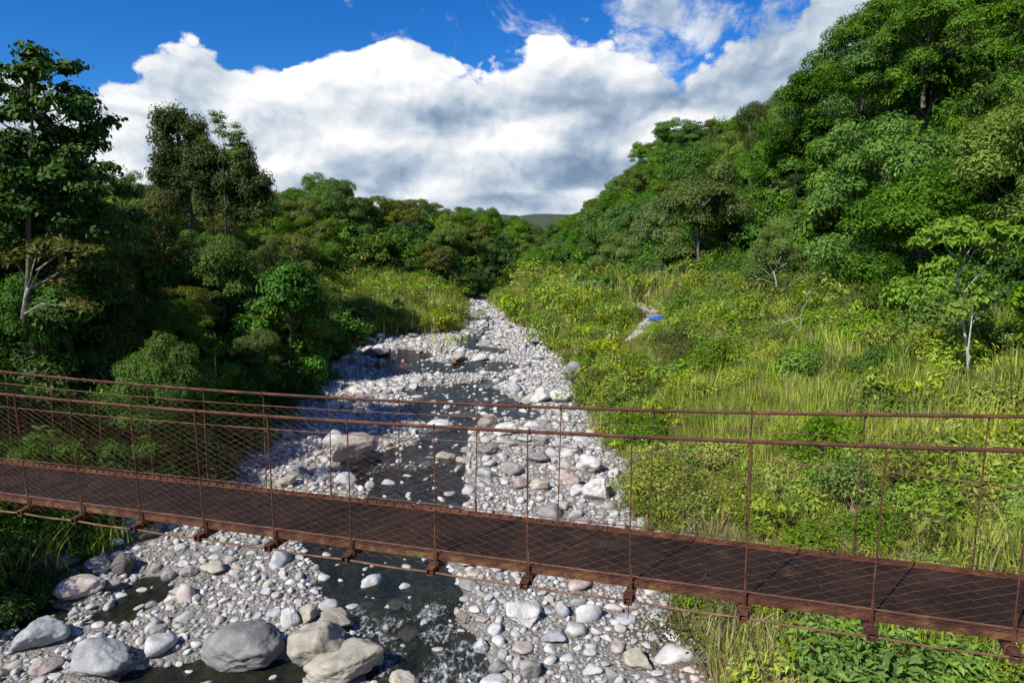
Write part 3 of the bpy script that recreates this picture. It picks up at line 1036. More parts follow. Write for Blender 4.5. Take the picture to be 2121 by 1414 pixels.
for i, (cx, fy, w, h, mt, pw, lab) in enumerate(HERO):
    vegbank = cx > 1380
    if vegbank:
        x, y, z = hit(cx, fy)
    else:
        x, y = G0(cx, fy)
        z = ground1(x, y)
    d = y * math.cos(PITCH) + (CAM_H - z) * math.sin(PITCH)
    sx = w / 2 / FPX * d
    hh_ = h / FPX * d
    # the height seen mixes the stone's height with its depth
    dep = math.asin((CAM_H - z) / math.hypot(y, CAM_H))
    sy = sx * 0.85
    sz = max(hh_ / 2 / math.cos(dep) - 0.45 * sy * math.tan(dep) * 1.0, 0.42 * sx)
    sz = min(sz, sx * 1.15)
    me = rock_mesh('boulder', 900 + i * 3, 5 if w > 60 else 4, M[mt], power=pw * 1.7, planes=13, size=(sx, sy, sz), rough=0.075)
    o = put('boulder', me)
    yc = y + sy * 0.75
    zz = ground1(x, yc)
    o.location = (x, yc, min(zz, z + 0.3) + sz * 0.55)
    if lab.startswith('big rounded reddish'):
        o.location.z += 0.3
    if lab.startswith('tall dark brown'):
        o.location.z += 0.45
    o.rotation_euler = (random.uniform(-.1, .1), random.uniform(-.12, .12), random.uniform(-.35, .35))
    tag(o, lab, 'boulder', 'boulders along the stream')
    placed.append((x, yc, sx * 0.92))


# scattered stones: size by dart throwing with a spatial hash
class Hash:
    def __init__(self, cell):
        self.c, self.d = cell, {}

    def add(self, x, y, r):
        self.d.setdefault((int(x // self.c), int(y // self.c)), []).append((x, y, r))

    def free(self, x, y, r, f=0.8):
        i, j = int(x // self.c), int(y // self.c)
        for a in (-1, 0, 1):
            for b in (-1, 0, 1):
                for (u, v, s_) in self.d.get((i + a, j + b), ()):
                    if (u - x) ** 2 + (v - y) ** 2 < (f * (r + s_)) ** 2:
                        return False
        return True


HS = Hash(2.6)
for q in placed:
    HS.add(*q)
bigp, smallp = [], []


def throw(n, rlo, rhi, ylo, yhi, out, inwater=0.06, f=0.8):
    """ylo..yhi thinned by nearness so that the density per picture area stays alike"""
    u = RNG.random(n)
    y = ylo + (yhi - ylo) * u
    fl, fr = foot_l(y), foot_r(y)
    x = fl - 1.5 + RNG.random(n) * (fr - fl + 3.0)
    r = rlo * (rhi / rlo) ** (RNG.random(n) ** 1.6)
    s_ = water_sd(x, y)
    z = ground(x, y)
    v, px, py, d = in_view(x, y, z, 0.06, 0.08)
    keepw = (s_ < -0.15 * r) | (RNG.random(n) < inwater * np.clip(r / 0.4, 0.1, 1.4) * np.where((y > 84) & (y < 108), 0.15, 1))
    gap = smooth_noise(x, y, 3.0, 77) + smooth_noise(x, y, 1.3, 78) * 0.5
    keepg = (r > 0.16) | (gap > -0.28)
    clump = smooth_noise(x, y, 6.0, 79)
    keepg &= (r < 0.45) | (clump > -0.12)
    for k in np.nonzero(v & keepw & keepg)[0]:
        if HS.free(x[k], y[k], r[k], f):
            HS.add(x[k], y[k], r[k])
            out.append((x[k], y[k], z[k], r[k], d[k], s_[k]))


throw(900, 0.55, 1.15, 24, 160, bigp, 0.10)
throw(5200, 0.30, 0.62, 24, 165, bigp, 0.16)
throw(30000, 0.16, 0.36, 24, 120, bigp, 0.07, 0.74)
throw(9000, 0.24, 0.42, 85, 170, bigp, 0.06)
throw(90000, 0.085, 0.18, 23, 80, smallp, 0.02, 0.74)
bigp.sort(key=lambda q: -q[3] / q[4])
ind, rest = bigp[:215], bigp[215:]


def stone_pose(q):
    x, y, z, r, d, s_ = q
    wl = bed(y) - 0.12
    zz = z + r * random.uniform(-0.12, 0.20)
    if s_ > 0:
        zz = max(zz, wl - r * 0.12)
    return (x, y, zz), (random.uniform(-.25, .25), random.uniform(-.25, .25), random.uniform(0, 6.28))


for k, q in enumerate(ind):
    x, y, z, r, d, s_ = q
    o = put('river_stone', ROCK_PROTO[k % 12])
    loc, rot = stone_pose(q)
    o.location, o.rotation_euler = loc, rot
    zs = random.uniform(0.8, 1.25)
    o.scale = (r, r * random.uniform(0.85, 1.1), r * zs)
    side = 'in the stream' if s_ > 0 else ('left of the stream' if x < np.interp(y, [25, 45, 60, 90, 110, 160], [-6, -5, -5, -5, -6, 0]) else 'right of the stream')
    far = 'below the rusty bridge' if y < 38 else ('just beyond the rusty bridge' if y < 62 else ('around the bathing pool' if y < 112 else 'in the far upstream bed'))
    big = 'large' if r > 0.75 else ('medium' if r > 0.45 else 'small')
    lab = '%s rounded grey stone %s %s' % (big, side, far)
    tag(o, lab, 'stone', lab.replace('stone', 'stones'))
pp, rr_, ss_, ii_ = [], [], [], []
for k, q in enumerate(rest):
    loc, rot = stone_pose(q)
    pp.append(loc)
    rr_.append(rot)
    r = q[3]
    ss_.append((r, r * random.uniform(0.85, 1.1), r * random.uniform(0.8, 1.25)))
    ii_.append(random.randrange(12))
o = scatter_nodes('cobbles', ROCK_PROTO, pp, rr_, ss_, ii_)
tag(o, 'pale grey cobbles covering the whole riverbed', 'cobbles', kind='stuff')
pp, rr_, ss_, ii_ = [], [], [], []
for k, q in enumerate(smallp):
    loc, rot = stone_pose(q)
    pp.append(loc)
    rr_.append(rot)
    r = q[3]
    ss_.append((r, r, r * random.uniform(0.8, 1.2)))
    ii_.append(random.randrange(9))
o = scatter_nodes('gravel', ROCK_SMALL, pp, rr_, ss_, ii_)
tag(o, 'small pale gravel filling the gaps between the river cobbles', 'gravel', kind='stuff')
print('stones', len(bigp), len(smallp))


# ------------------------------------------------------------------ foliage building
def leaf_quads(C, Nn, L, asp, r, droop=0.25, up=None):
    """rhombic leaves at C with normals Nn, lengths L; returns V, F"""
    n_ = len(C)
    Nn = Nn / (np.linalg.norm(Nn, axis=1, keepdims=True) + 1e-9)
    t = r.normal(size=(n_, 3))
    if up is not None:
        t = t * 0.6 + up
    t -= (t * Nn).sum(1, keepdims=True) * Nn
    t /= np.linalg.norm(t, axis=1, keepdims=True) + 1e-9
    b = np.cross(Nn, t)
    L = np.asarray(L).reshape(-1, 1)
    W_ = L * asp
    v0 = C
    v1 = C + t * L * 0.45 + b * W_ * 0.5
    v2 = C + t * L - Nn * L * droop
    v3 = C + t * L * 0.45 - b * W_ * 0.5
    V = np.stack([v0, v1, v2, v3], 1).reshape(-1, 3)
    F = np.arange(n_ * 4).reshape(-1, 4)
    return V, F


def unit(r, n_):
    v = r.normal(size=(n_, 3))
    return v / np.linalg.norm(v, axis=1, keepdims=True)


def clump_leaves(r, centers, rad, n_leaf, leaf, asp=0.5, flat=0.75, upb=0.5, shell=(0.55, 1.08)):
    """leaves over the outside of many clumps"""
    w = rad ** 2
    which = r.choice(len(centers), n_leaf, p=w / w.sum())
    d = unit(r, n_leaf)
    d[:, 2] = np.where(d[:, 2] < -0.3, -d[:, 2] * r.random(n_leaf), d[:, 2])
    d /= np.linalg.norm(d, axis=1, keepdims=True)
    lump = 1 + 0.22 * np.sin(d[:, 0] * 5 + which) * np.cos(d[:, 1] * 6 + which * 2.1)
    rr = rad[which] * r.uniform(*shell, n_leaf) * lump
    P = centers[which] + d * rr[:, None] * np.array([1, 1, flat])
    Nn = d + np.array([0, 0, upb]) + r.normal(size=(n_leaf, 3)) * 0.33
    L = leaf * r.uniform(0.65, 1.3, n_leaf)
    return leaf_quads(P, Nn, L, asp, r)


def crown_shape(style, seed):
    """clump centres and radii of a crown, in metres, foot at 0"""
    r = np.random.default_rng(seed)
    if style == 'round':
        n_ = 30
        d = unit(r, n_)
        d[:, 2] = np.abs(d[:, 2]) * 1.0 - 0.25 * (r.random(n_) < 0.4)
        C = d * r.uniform(0.60, 1.08, (n_, 1)) * np.array([3.7, 3.7, 3.9]) + np.array([0, 0, 5.6])
        R = r.uniform(0.75, 1.65, n_)
        lo = r.normal(size=(10, 3)) * np.array([2.2, 2.2, 1.4]) + np.array([0, 0, 3.0])
        return np.r_[C, lo], np.r_[R, r.uniform(1.0, 1.6, 10)]
    if style == 'umbrella':
        n_ = 30
        a = r.random(n_) * 6.28
        q = np.sqrt(r.random(n_)) * 4.6
        lay = r.integers(0, 3, n_)
        C = np.stack([np.cos(a) * q, np.sin(a) * q, 8.2 - q * 0.28 - lay * 1.5 + r.normal(size=n_) * 0.3], 1)
        return C, r.uniform(0.9, 1.5, n_)
    if style == 'tower':
        n_ = 40
        z = r.uniform(1.0, 11.5, n_)
        a = r.random(n_) * 6.28
        q = r.uniform(0.3, 1.0, n_) * np.interp(z, [0, 4, 8, 10, 12], [2.4, 2.8, 2.6, 2.2, 0.8])
        C = np.stack([np.cos(a) * q, np.sin(a) * q, z], 1)
        return C, r.uniform(0.8, 1.5, n_)
    if style == 'layered':
        C, R = [], []
        for k in range(9):
            z = 4 + k * 1.15
            reach = np.interp(k, [0, 2, 5, 8], [3.4, 4.6, 3.2, 0.7])
            for j in range(r.integers(3, 6)):
                a = r.random() * 6.28
                for s_ in (0.5, 0.8, 1.0):
                    C.append((math.cos(a) * reach * s_, math.sin(a) * reach * s_, z + 0.35 * s_ + r.normal() * 0.15))
                    R.append(r.uniform(0.45, 0.85))
        return np.array(C), np.array(R)
    if style == 'bush':
        n_ = 12
        d = unit(r, n_)
        d[:, 2] = np.abs(d[:, 2])
        C = d * r.uniform(0.4, 1.0, (n_, 1)) * np.array([1.3, 1.3, 1.0]) + np.array([0, 0, 0.7])
        return C, r.uniform(0.45, 0.85, n_)


def tree_meshes(name, style, seed, mat, n_leaf, leaf, asp=0.5, bark='bark', flat=0.75, upb=0.45, shell=(0.78, 1.08), trunk_r=0.22):
    r = np.random.default_rng(seed)
    C, R = crown_shape(style, seed)
    V, F = clump_leaves(r, C, R, n_leaf, leaf, asp, flat, upb, shell)
    crown = mesh_np('crown', V, F, M[mat])
    b = MB()
    top = C[:, 2].max() - 0.6
    ks = np.linspace(0, 1, 7)
    wob = r.normal(size=(7, 2)) * 0.16
    wob[0] = 0
    tr = np.stack([wob[:, 0], wob[:, 1], ks * top - 0.8 * (ks == 0)], 1)
    b.tube(tr, trunk_r * (1 - 0.85 * ks), 7)
    for k in r.choice(len(C), min(12, len(C)), replace=False):
        c_ = C[k]
        z0 = max(0.6, min(c_[2] - 0.35 * math.hypot(c_[0], c_[1]) - 0.8, top * 0.85))
        t0 = np.array([np.interp(z0, tr[:, 2], tr[:, 0]), np.interp(z0, tr[:, 2], tr[:, 1]), z0])
        mid = (t0 + c_) / 2 + np.array([0, 0, 0.25]) + r.normal(size=3) * 0.12
        b.tube([t0, mid, c_, c_ + (c_ - mid) * 0.3], [trunk_r * 0.4, trunk_r * 0.28, trunk_r * 0.15, 0.01], 5)
    return crown, b.mesh('trunk', M[bark])


def TREE(kind):
    return TREES[kind]


TREES = {
    'round_deep': [tree_meshes('t', 'round', 300 + i, 'leaf_deep', 22000, 0.25) for i in range(3)],
    'round_mid': [tree_meshes('t', 'round', 310 + i, 'leaf_mid', 22000, 0.25) for i in range(3)],
    'umbrella_olive': [tree_meshes('t', 'umbrella', 320 + i, 'leaf_olive', 14000, 0.24, flat=0.55, bark='bark_pale') for i in range(2)],
    'umbrella_mid': [tree_meshes('t', 'umbrella', 330 + i, 'leaf_mid', 14000, 0.24, flat=0.55) for i in range(2)],
    'tower_vine': [tree_meshes('t', 'tower', 340 + i, 'leaf_vine', 15000, 0.24, asp=0.6, upb=0.1, flat=1.1) for i in range(2)],
    'round_pale': [tree_meshes('t', 'round', 350, 'leaf_pale', 20000, 0.24)],
    'round_lime': [tree_meshes('t', 'round', 360, 'leaf_lime', 18000, 0.26)],
}
TREES['big_leaf'] = [tree_meshes('t', 'round', 370 + i, ['leaf_deep', 'leaf_mid'][i], 6500, 0.50, asp=0.62) for i in range(2)]
TREES['airy'] = [tree_meshes('t', 'umbrella', 380 + i, ['leaf_mid', 'leaf_vine'][i], 6000, 0.24, flat=1.0, bark='bark_pale', shell=(0.15, 1.2)) for i in range(2)]
KIND_TEXT = {'big_leaf': ('broadleaf_tree', 'large leaved tree'), 'airy': ('airy_tree', 'thin pale limbed tree'), 'round_deep': ('broadleaf_tree', 'dense dark green tree'), 'round_mid': ('broadleaf_tree', 'rounded mid green broadleaf tree'),
             'umbrella_olive': ('umbrella_tree', 'flat topped olive tree'), 'umbrella_mid': ('umbrella_tree', 'flat topped green tree'),
             'tower_vine': ('vine_draped_tree', 'vine draped dull tree'), 'round_pale': ('broadleaf_tree', 'pale silvery green tree'),
             'round_lime': ('broadleaf_tree', 'bright yellow green tree')}

PROTO_TREE = {}


def place_tree(kind, var, x, y, s, label, group, zs=1.0, sink=0.3):
    crown, trunk = TREES[kind][var % len(TREES[kind])]
    nm = KIND_TEXT[kind][0]
    root = empty(nm, (x, y, ground1(x, y) - sink))
    root.rotation_euler = (random.uniform(-.06, .06), random.uniform(-.06, .06), random.uniform(0, 6.28))
    root.scale = (s, s, s * zs)
    put('crown', crown, root)
    put('trunk', trunk, root)
    tag(root, label, 'tree', group)
    return root


def toe(y):
    return np.interp(y, [25, 45, 80, 100, 118, 140, 160, 180, 200], [30, 30, 31, 31, 28, 22, 12, 3, 0])


def zone(x, y):
    """0 bed, 1 right meadow, 2 right forest, 3 left forest, 4 left grass, 5 far forest"""
    orr, oll = x - foot_r(y), foot_l(y) - x
    z = np.zeros(np.shape(x), int)
    z = np.where(orr > 0, np.where(orr < toe(y), 1, 2), z)
    z = np.where(oll > 0, 3, z)
    gl = (oll > 0) & (y > 104.5) & (y < 152) & (oll < 27) & (x > -37)
    z = np.where(gl, 4, z)
    z = np.where(y > 175, np.where((orr > 4) & (orr < toe(y)), 1, np.where(orr >= toe(y), 2, 5)), z)
    return z


# ---- trees, by dart throwing over the slopes
HT = Hash(9.0)
cand = []


def throw_trees(n, ylo, yhi, xlo, xhi, rad, zones):
    x = xlo + RNG.random(n) * (xhi - xlo)
    y = ylo + RNG.random(n) * (yhi - ylo)
    zn = zone(x, y)
    z = ground0(x, y)
    v, px, py, d = in_view(x, y, z + 5, 0.45 if xlo < -50 and yhi < 120 else 0.08, 0.12)
    for k in np.nonzero(v & np.isin(zn, zones))[0]:
        if zn[k] == 3 and 84 < y[k] < 110 and foot_l(y[k:k + 1])[0] - x[k] < 15:
            continue
        if HT.free(x[k], y[k], rad, 1.0):
            HT.add(x[k], y[k], rad)
            cand.append((x[k], y[k], z[k], d[k], zn[k], px[k], py[k]))


for k in range(26):
    y = 34 + k * 2.75 + RNG.random() * 1.2
    x = float(foot_l(np.array(y))) - 2.2 - RNG.random() * 2.5
    if y > 85:
        continue
    if HT.free(x, y, 1.9, 1.0):
        HT.add(x, y, 1.9)
        cand.append((x, y, float(ground0(x, y)), y, 33, 0, 0))
throw_trees(2500, 30, 130, 30, 110, 4.3, [2])
throw_trees(2500, 25, 112, -90, -18, 3.0, [3])
throw_trees(2500, 110, 240, -110, 30, 3.8, [3, 5])
throw_trees(2500, 130, 420, 15, 110, 5.0, [2])
throw_trees(3000, 240, 650, -150, 200, 4.5, [2, 3, 5])
cand.sort(key=lambda q: q[3])
print('trees', len(cand))
indiv, farw = cand[:285], cand[285:]
rt = random.Random(5)
for (x, y, z, d, zn, px, py) in indiv:
    if zn == 2:
        kind = rt.choices(['round_deep', 'round_mid', 'umbrella_mid', 'tower_vine', 'round_pale', 'round_lime', 'big_leaf', 'airy'], [32, 22, 6, 12, 4, 6, 14, 8])[0]
        s = rt.choice([0.9, 1.1, 1.3, 1.5, 1.65]) * rt.uniform(0.9, 1.1)
        off_ = x - float(foot_r(np.array(y)))
        where = 'low on the right slope' if off_ < toe(y) + 9 else ('high on the right slope' if off_ > toe(y) + 20 else 'halfway up the right slope')
        near = 'near the camera' if y < 60 else ('in mid valley' if y < 130 else 'far up the valley')
    elif zn == 33 or (zn == 3 and y < 112):
        kind = rt.choices(['round_deep', 'round_mid', 'umbrella_mid', 'tower_vine', 'umbrella_olive', 'big_leaf', 'airy'], [38, 18, 6, 10, 12, 12, 6])[0]
        s = (rt.uniform(0.5, 0.68) if y < 68 else rt.uniform(0.95, 1.2)) if zn == 33 else rt.uniform(0.75, 1.2)
        if y < 66 and float(foot_l(np.array(y))) - x < 13:
            s = min(s, 0.68)
        oll_ = float(foot_l(np.array(y))) - x
        where = 'at the foot of the left bank' if oll_ < 10 else 'on top of the left bank'
        near = 'near the bridge end' if y < 55 else 'beyond the bridge'
    else:
        kind = rt.choices(['umbrella_olive', 'umbrella_mid', 'round_mid', 'round_deep', 'round_pale', 'airy'], [32, 16, 22, 16, 6, 10])[0]
        s = rt.uniform(0.75, 1.3)
        where = 'on the middle hill'
        near = 'behind the grassy mound' if x > -45 else 'left of the grassy mound'
    if kind == 'big_leaf':
        s = min(s, 1.05)
    szw = 'big ' if s > 1.3 else ('small ' if s < 0.95 else '')
    lab = '%s%s %s %s' % (szw, KIND_TEXT[kind][1], where, near)
    place_tree(kind, rt.randrange(3), x, y, s, lab, lab.replace('tree', 'trees', 1), rt.uniform(0.85, 1.3))
protos, pid = [], {}
for kd in ('round_deep', 'round_mid', 'umbrella_olive', 'umbrella_mid'):
    pid[kd] = []
    for cr, tk in TREES[kd][:2]:
        pid[kd].append(len(protos))
        protos.append(cr)
pp, rr_, ss_, ii_ = [], [], [], []
for (x, y, z, d, zn, px, py) in farw:
    kd = rt.choices(['round_deep', 'round_mid', 'umbrella_olive', 'umbrella_mid'], [35, 30, 20, 15])[0]
    s = rt.uniform(0.85, 1.35)
    pp.append((x, y, z - 0.5))
    rr_.append((0, 0, rt.uniform(0, 6.28)))
    ss_.append((s, s, s * rt.uniform(0.85, 1.15)))
    ii_.append(rt.choice(pid[kd]))
if pp:
    o = scatter_nodes('distant_forest', protos, pp, rr_, ss_, ii_)
    tag(o, 'distant green forest closing the far end of the valley', 'forest', kind='stuff')

# ---- undergrowth: leafy clumps under and between the trees
def clump_mesh(seed, mat, n_leaf, leaf, asp, size=1.0, tall=1.0):
    r = np.random.default_rng(seed)
    n_ = 9
    C = np.stack([r.normal(size=n_) * 0.5, r.normal(size=n_) * 0.5, r.uniform(0.1, 0.8, n_) * tall], 1) * size
    R = r.uniform(0.25, 0.5, n_) * size
    V, F = clump_leaves(r, C, R, n_leaf, leaf, asp, 0.9, 0.5, (0.3, 1.15))
    return mesh_np('clump', V, F, M[mat])


UND = [clump_mesh(400 + i, m_, 900, 0.15, 0.5) for i, m_ in enumerate(['leaf_deep', 'leaf_deep', 'leaf_mid', 'leaf_dark', 'leaf_vine', 'leaf_dark'])]


def scatter_field(name, protos, weights, n, xr, yr, zones, smin, smax, label, cat, dens=None, tilt=0.15, zs=(0.8, 1.3), off=0.0, minnoise=None):
    x = xr[0] + RNG.random(n) * (xr[1] - xr[0])
    y = yr[0] + RNG.random(n) ** 1.25 * (yr[1] - yr[0])
    zn = zone(x, y)
    k = np.isin(zn, zones)
    x, y = x[k], y[k]
    z = ground(x, y)
    v, px, py, d = in_view(x, y, z + 1, 0.08, 0.10)
    if dens is not None:
        v &= RNG.random(len(x)) < dens(x, y)
    x, y, z, d = x[v], y[v], z[v], d[v]
    n_ = len(x)
    s = (smin + RNG.random(n_) ** 2 * (smax - smin)) * (1 + 0.9 * smooth_noise(x, y, 4.5, 93)) * np.clip(d / 70, 0.8, 1.5)
    rot = np.stack([RNG.normal(size=n_) * tilt, RNG.normal(size=n_) * tilt, RNG.random(n_) * 6.28], 1)
    sc_ = np.stack([s, s, s * (zs[0] + RNG.random(n_) * (zs[1] - zs[0]))], 1)
    w = np.array(weights, float)
    ii = RNG.choice(len(protos), n_, p=w / w.sum())
    o = scatter_nodes(name, protos, np.stack([x, y, z + off], 1), rot, sc_, ii)
    tag(o, label, cat, kind='stuff')
    print(name, n_)
    return o


PATH_G = [hit(px, py) for px, py in pth]
print('path', [tuple(round(float(c_), 1) for c_ in p_) for p_ in PATH_G])


def path_free(x, y):
    d = np.full(np.shape(x), 1e9)
    P = np.stack([x, y], 1)
    for dy in (0, 2.5, 5, 7.5, 10):
        for a, b in zip(PATH_G[:-1], PATH_G[1:]):
            d = np.minimum(d, seg_dist(P, np.array(a[:2]) - np.array([0.1 * dy, dy]), np.array(b[:2]) - np.array([0.1 * dy, dy])) + dy * 0.06)
    return d


CLEAR = [(a_, b_, c_) for (a_, b_, c_), h_ in zip(placed, HERO) if h_[6].startswith(('tall dark brown', 'dark rounded boulder near'))]


def bare_free(x, y):
    q = np.ones(np.shape(x))
    for a_, b_, c_ in CLEAR:
        dx_, dy_ = np.abs(x - a_), b_ - y
        q = np.where((dx_ < c_ * 1.25 + 0.9) & (dy_ > -c_ * 1.2) & (dy_ < c_ + 7), 0.0, q)
    for cx, cy, rx, ry in BARE:
        q = np.minimum(q, np.clip(((x - cx) / rx) ** 2 + ((y - cy) / ry) ** 2 - 0.3, 0.75, 1))
    return q


scatter_field('undergrowth', UND, [4, 4, 3, 3, 2, 2], 30000, (-110, 110), (26, 240), [2, 3, 5], 1.5, 2.9, 'mixed green undergrowth between the forest trees', 'undergrowth', tilt=0.25)


scatter_field('vine_tangle', [UND[0], UND[1], UND[2], UND[4]], [4, 3, 3, 1], 5000, (25, 110), (30, 260), [2], 1.2, 2.3, 'climbing vines and creepers knitting the right slope together', 'vines', tilt=0.5, zs=(1.0, 2.0), off=1.2)

# ---- scrub and tall grass on the meadows
def grass_mesh(seed, mat, n_, h, spread=0.35, width=0.03, bend=0.5, seg=4, mat2=None):
    r = np.random.default_rng(seed)
    V, F, mi = [], [], []
    b0 = 0
    for k in range(n_):
        a = r.random() * 6.28
        base = np.array([r.normal() * spread * 0.5, r.normal() * spread * 0.5, -0.1])
        out = np.array([math.cos(a), math.sin(a), 0])
        side = np.array([-out[1], out[0], 0])
        hh = h * r.uniform(0.5, 1.1)
        be = bend * r.uniform(0.2, 1.2)
        w = width * r.uniform(0.7, 1.4)
        for s_ in range(seg + 1):
            t = s_ / seg
            c_ = base + np.array([0, 0, hh * (t - 0.35 * be * t * t)]) + out * hh * be * t * t * 0.8
            ww = w * (1 - t ** 1.5) + 0.002
            V += [c_ - side * ww, c_ + side * ww]
        for s_ in range(seg):
            q = b0 + s_ * 2
            F.append((q, q + 1, q + 3, q + 2))
            mi.append(0 if mat2 is None else k % 4 == 0)
        b0 += (seg + 1) * 2
    return mesh_np('tuft', np.array(V), np.array(F), [M[mat]] + ([M[mat2]] if mat2 else []), mat_idx=mi)


GR = [grass_mesh(500 + i, 'grass_blade', 46, 1.5, 0.8, 0.030, [0.5, 0.8, 0.35][i % 3], mat2='dry_blade') for i in range(5)]
GR += [grass_mesh(520 + i, 'dry_blade', 30, 1.6, 0.6, 0.022, 0.3) for i in range(2)]
SCR = [clump_mesh(430 + i, m_, n_, l_, 0.45) for i, (m_, n_, l_) in enumerate([('leaf_scrub', 1000, 0.11), ('leaf_scrub', 500, 0.19), ('leaf_mid', 900, 0.12), ('leaf_lime', 420, 0.24), ('leaf_olive', 1100, 0.09)])]


def mead(x, y):
    return (path_free(x, y) > 1.5) * bare_free(x, y)


def grassy(x, y):
    return (path_free(x, y) > 2.2) * bare_free(x, y) * np.clip(0.55 + 1.9 * smooth_noise(x, y, 8, 61) + 0.8 * smooth_noise(x, y, 2.5, 63), 0.10, 1) * np.where((x < -8) & (y > 100), 3.0, 1)


def scrubby(x, y):
    return (path_free(x, y) > 2.6) * bare_free(x, y) * np.clip(0.50 - 1.9 * smooth_noise(x, y, 8, 61) + 0.8 * smooth_noise(x, y, 3, 62), 0.06, 1) * np.where((x < -8) & (y > 100), 0.45, 1)


scatter_field('tall_grass', GR, [3, 3, 3, 3, 3, 1, 1], 34000, (-45, 62), (18, 185), [1, 4], 0.8, 1.45, 'tall yellow green grass and cane covering the river banks', 'grass', dens=grassy, tilt=0.12)
scatter_field('low_scrub', SCR, [4, 3, 2, 1.2, 1.6], 34000, (-45, 62), (18, 185), [1, 4], 0.8, 2.2, 'low bright green leafy scrub on the river banks', 'scrub', dens=scrubby, tilt=0.2)


CANE = [grass_mesh(560 + i, 'grass_blade', 60, 2.9, 0.9, 0.045, [0.6, 0.9, 0.45][i % 3], seg=5, mat2='dry_blade' if i % 2 else None) for i in range(4)]


def cany(x, y):
    o_ = x - foot_r(y)
    return np.clip(0.5 + 1.6 * smooth_noise(x, y, 6, 71), 0.03, 1) * (o_ > 5) * np.clip((62 - y) / 14, 0, 1) * bare_free(x, y)


scatter_field('cane', CANE, [1, 1, 1, 1], 8000, (5, 45), (20, 62), [1], 0.8, 1.25, 'tall arching cane grass with dry stems behind the right half of the bridge', 'cane grass', dens=cany, tilt=0.1)

# ------------------------------------------------------------------ footbridge
QB = [-5.9522, 8.003, 0.8446, -0.2953, -3.2838, 0.34, -0.1054, 1.3145, -0.2543, 0.3409, 0.9772, 0.0198, 1.2709, -0.2908, 0.3985, 0.0555, 0.3946, 0.0259]
bA, bB, bC = np.array(QB[0:2]), np.array(QB[2:4]), np.array(QB[16:18])
bN = np.array([-bB[1], bB[0]]) / np.hypot(*bB)
WID = QB[10]


def bp(t, lat=0.0, z=0.0):
    """point on the bridge: t in hanger spacings, lat metres across from the near side, z above the deck edge"""
    u = t / 10.0
    p_ = bA + 10 * u * bB + u * u * bC + bN * lat
    return np.array([p_[0], p_[1], CAM_H + QB[4] + QB[5] * u + QB[6] * u * u + z])


def rail_h(t, far):
    u = t / 10.0
    c_ = QB[12:15] if far else QB[7:10]
    return c_[0] + c_[1] * u + c_[2] * u * u


bridge = empty('footbridge', tuple(bp(5, WID / 2)))
BL = Vector(bridge.location)
tag(bridge, 'rusty steel suspension footbridge with mesh sides crossing the stream', 'footbridge')


def bpart(name, mb, mat, parent=None, smooth=False):
    me = mb.mesh(name, M[mat], smooth)
    co = np.empty(len(me.vertices) * 3, np.float32)
    me.vertices.foreach_get('co', co)
    co = co.reshape(-1, 3) - np.array(BL[:], np.float32)
    me.vertices.foreach_set('co', co.ravel())
    return put(name, me, parent or bridge)


T0, T1 = -9.0, 18.0
TT = np.arange(T0, T1 + 0.01, 0.25)
tang = lambda t: (lambda v: v / np.linalg.norm(v))(bp(t + 0.1) - bp(t - 0.1))
N3 = np.array([bN[0], bN[1], 0.0])
UP = np.array([0, 0, 1.0])
# deck plates, one between each pair of seams
seams = np.arange(T0 - 0.35, T1, 1.0)
for a in seams:
    b_ = MB()
    P = []
    for t in np.linspace(a + 0.002, a + 0.998, 5):
        P += [bp(t, 0.012, -0.005), bp(t, WID - 0.012, -0.005), bp(t, WID - 0.012, -0.015), bp(t, 0.012, -0.015)]
    F_ = [[0, 3, 2, 1], [16, 17, 18, 19]]
    for k in range(4):
        for j in range(4):
            F_.append([k * 4 + j, k * 4 + (j + 1) % 4, k * 4 + 4 + (j + 1) % 4, k * 4 + 4 + j])
    b_.add(P, F_)
    bpart('deck_plate', b_, 'deck')
# curb angles on both edges, side channels under them
for lat, nm in ((0.0, 'edge_channel'), (WID, 'edge_channel')):
    b_ = MB()
    for i in range(len(TT) - 1):
        c_ = (bp(TT[i]) + bp(TT[i + 1])) / 2 + N3 * lat
        ax = (bp(TT[i + 1]) - bp(TT[i])) / 2 * 1.0
        b_.box(c_ + UP * -0.034, ax, N3 * 0.004, UP * 0.028)
        b_.box(c_ + UP * -0.064 + N3 * (0.02 if lat == 0 else -0.02), ax, N3 * 0.022, UP * 0.003)
    bpart(nm, b_, 'rust_edge')
    b_ = MB()
    for i in range(len(TT) - 1):
        c_ = (bp(TT[i]) + bp(TT[i + 1])) / 2 + N3 * (lat + (0.022 if lat == 0 else -0.022))
        ax = (bp(TT[i + 1]) - bp(TT[i])) / 2
        b_.box(c_ + UP * 0.006, ax, N3 * 0.026, UP * 0.004)
        if lat:
            b_.box(c_ + UP * 0.022 + N3 * 0.02, ax * 0.98, N3 * 0.004, UP * 0.016)
            for k in (-0.5, 0.5):
                b_.box(c_ + ax * k + UP * 0.026 + N3 * 0.008, ax * 0.10, N3 * 0.010, UP * 0.012)
        else:
            for k in (-0.75, -0.25, 0.25, 0.75):
                b_.box(c_ + ax * k + UP * -0.034 - N3 * 0.005, ax * 0.010, N3 * 0.002, UP * 0.024)
    bpart('deck_curb', b_, 'rust_curb')
# stringers beneath
for lat in (0.25, 0.72):
    b_ = MB()
    for i in range(0, len(TT) - 1):
        c_ = (bp(TT[i]) + bp(TT[i + 1])) / 2 + N3 * lat - UP * 0.055
        b_.box(c_, (bp(TT[i + 1]) - bp(TT[i])) / 2, N3 * 0.02, UP * 0.03)
    bpart('stringer', b_, 'rust_dark')
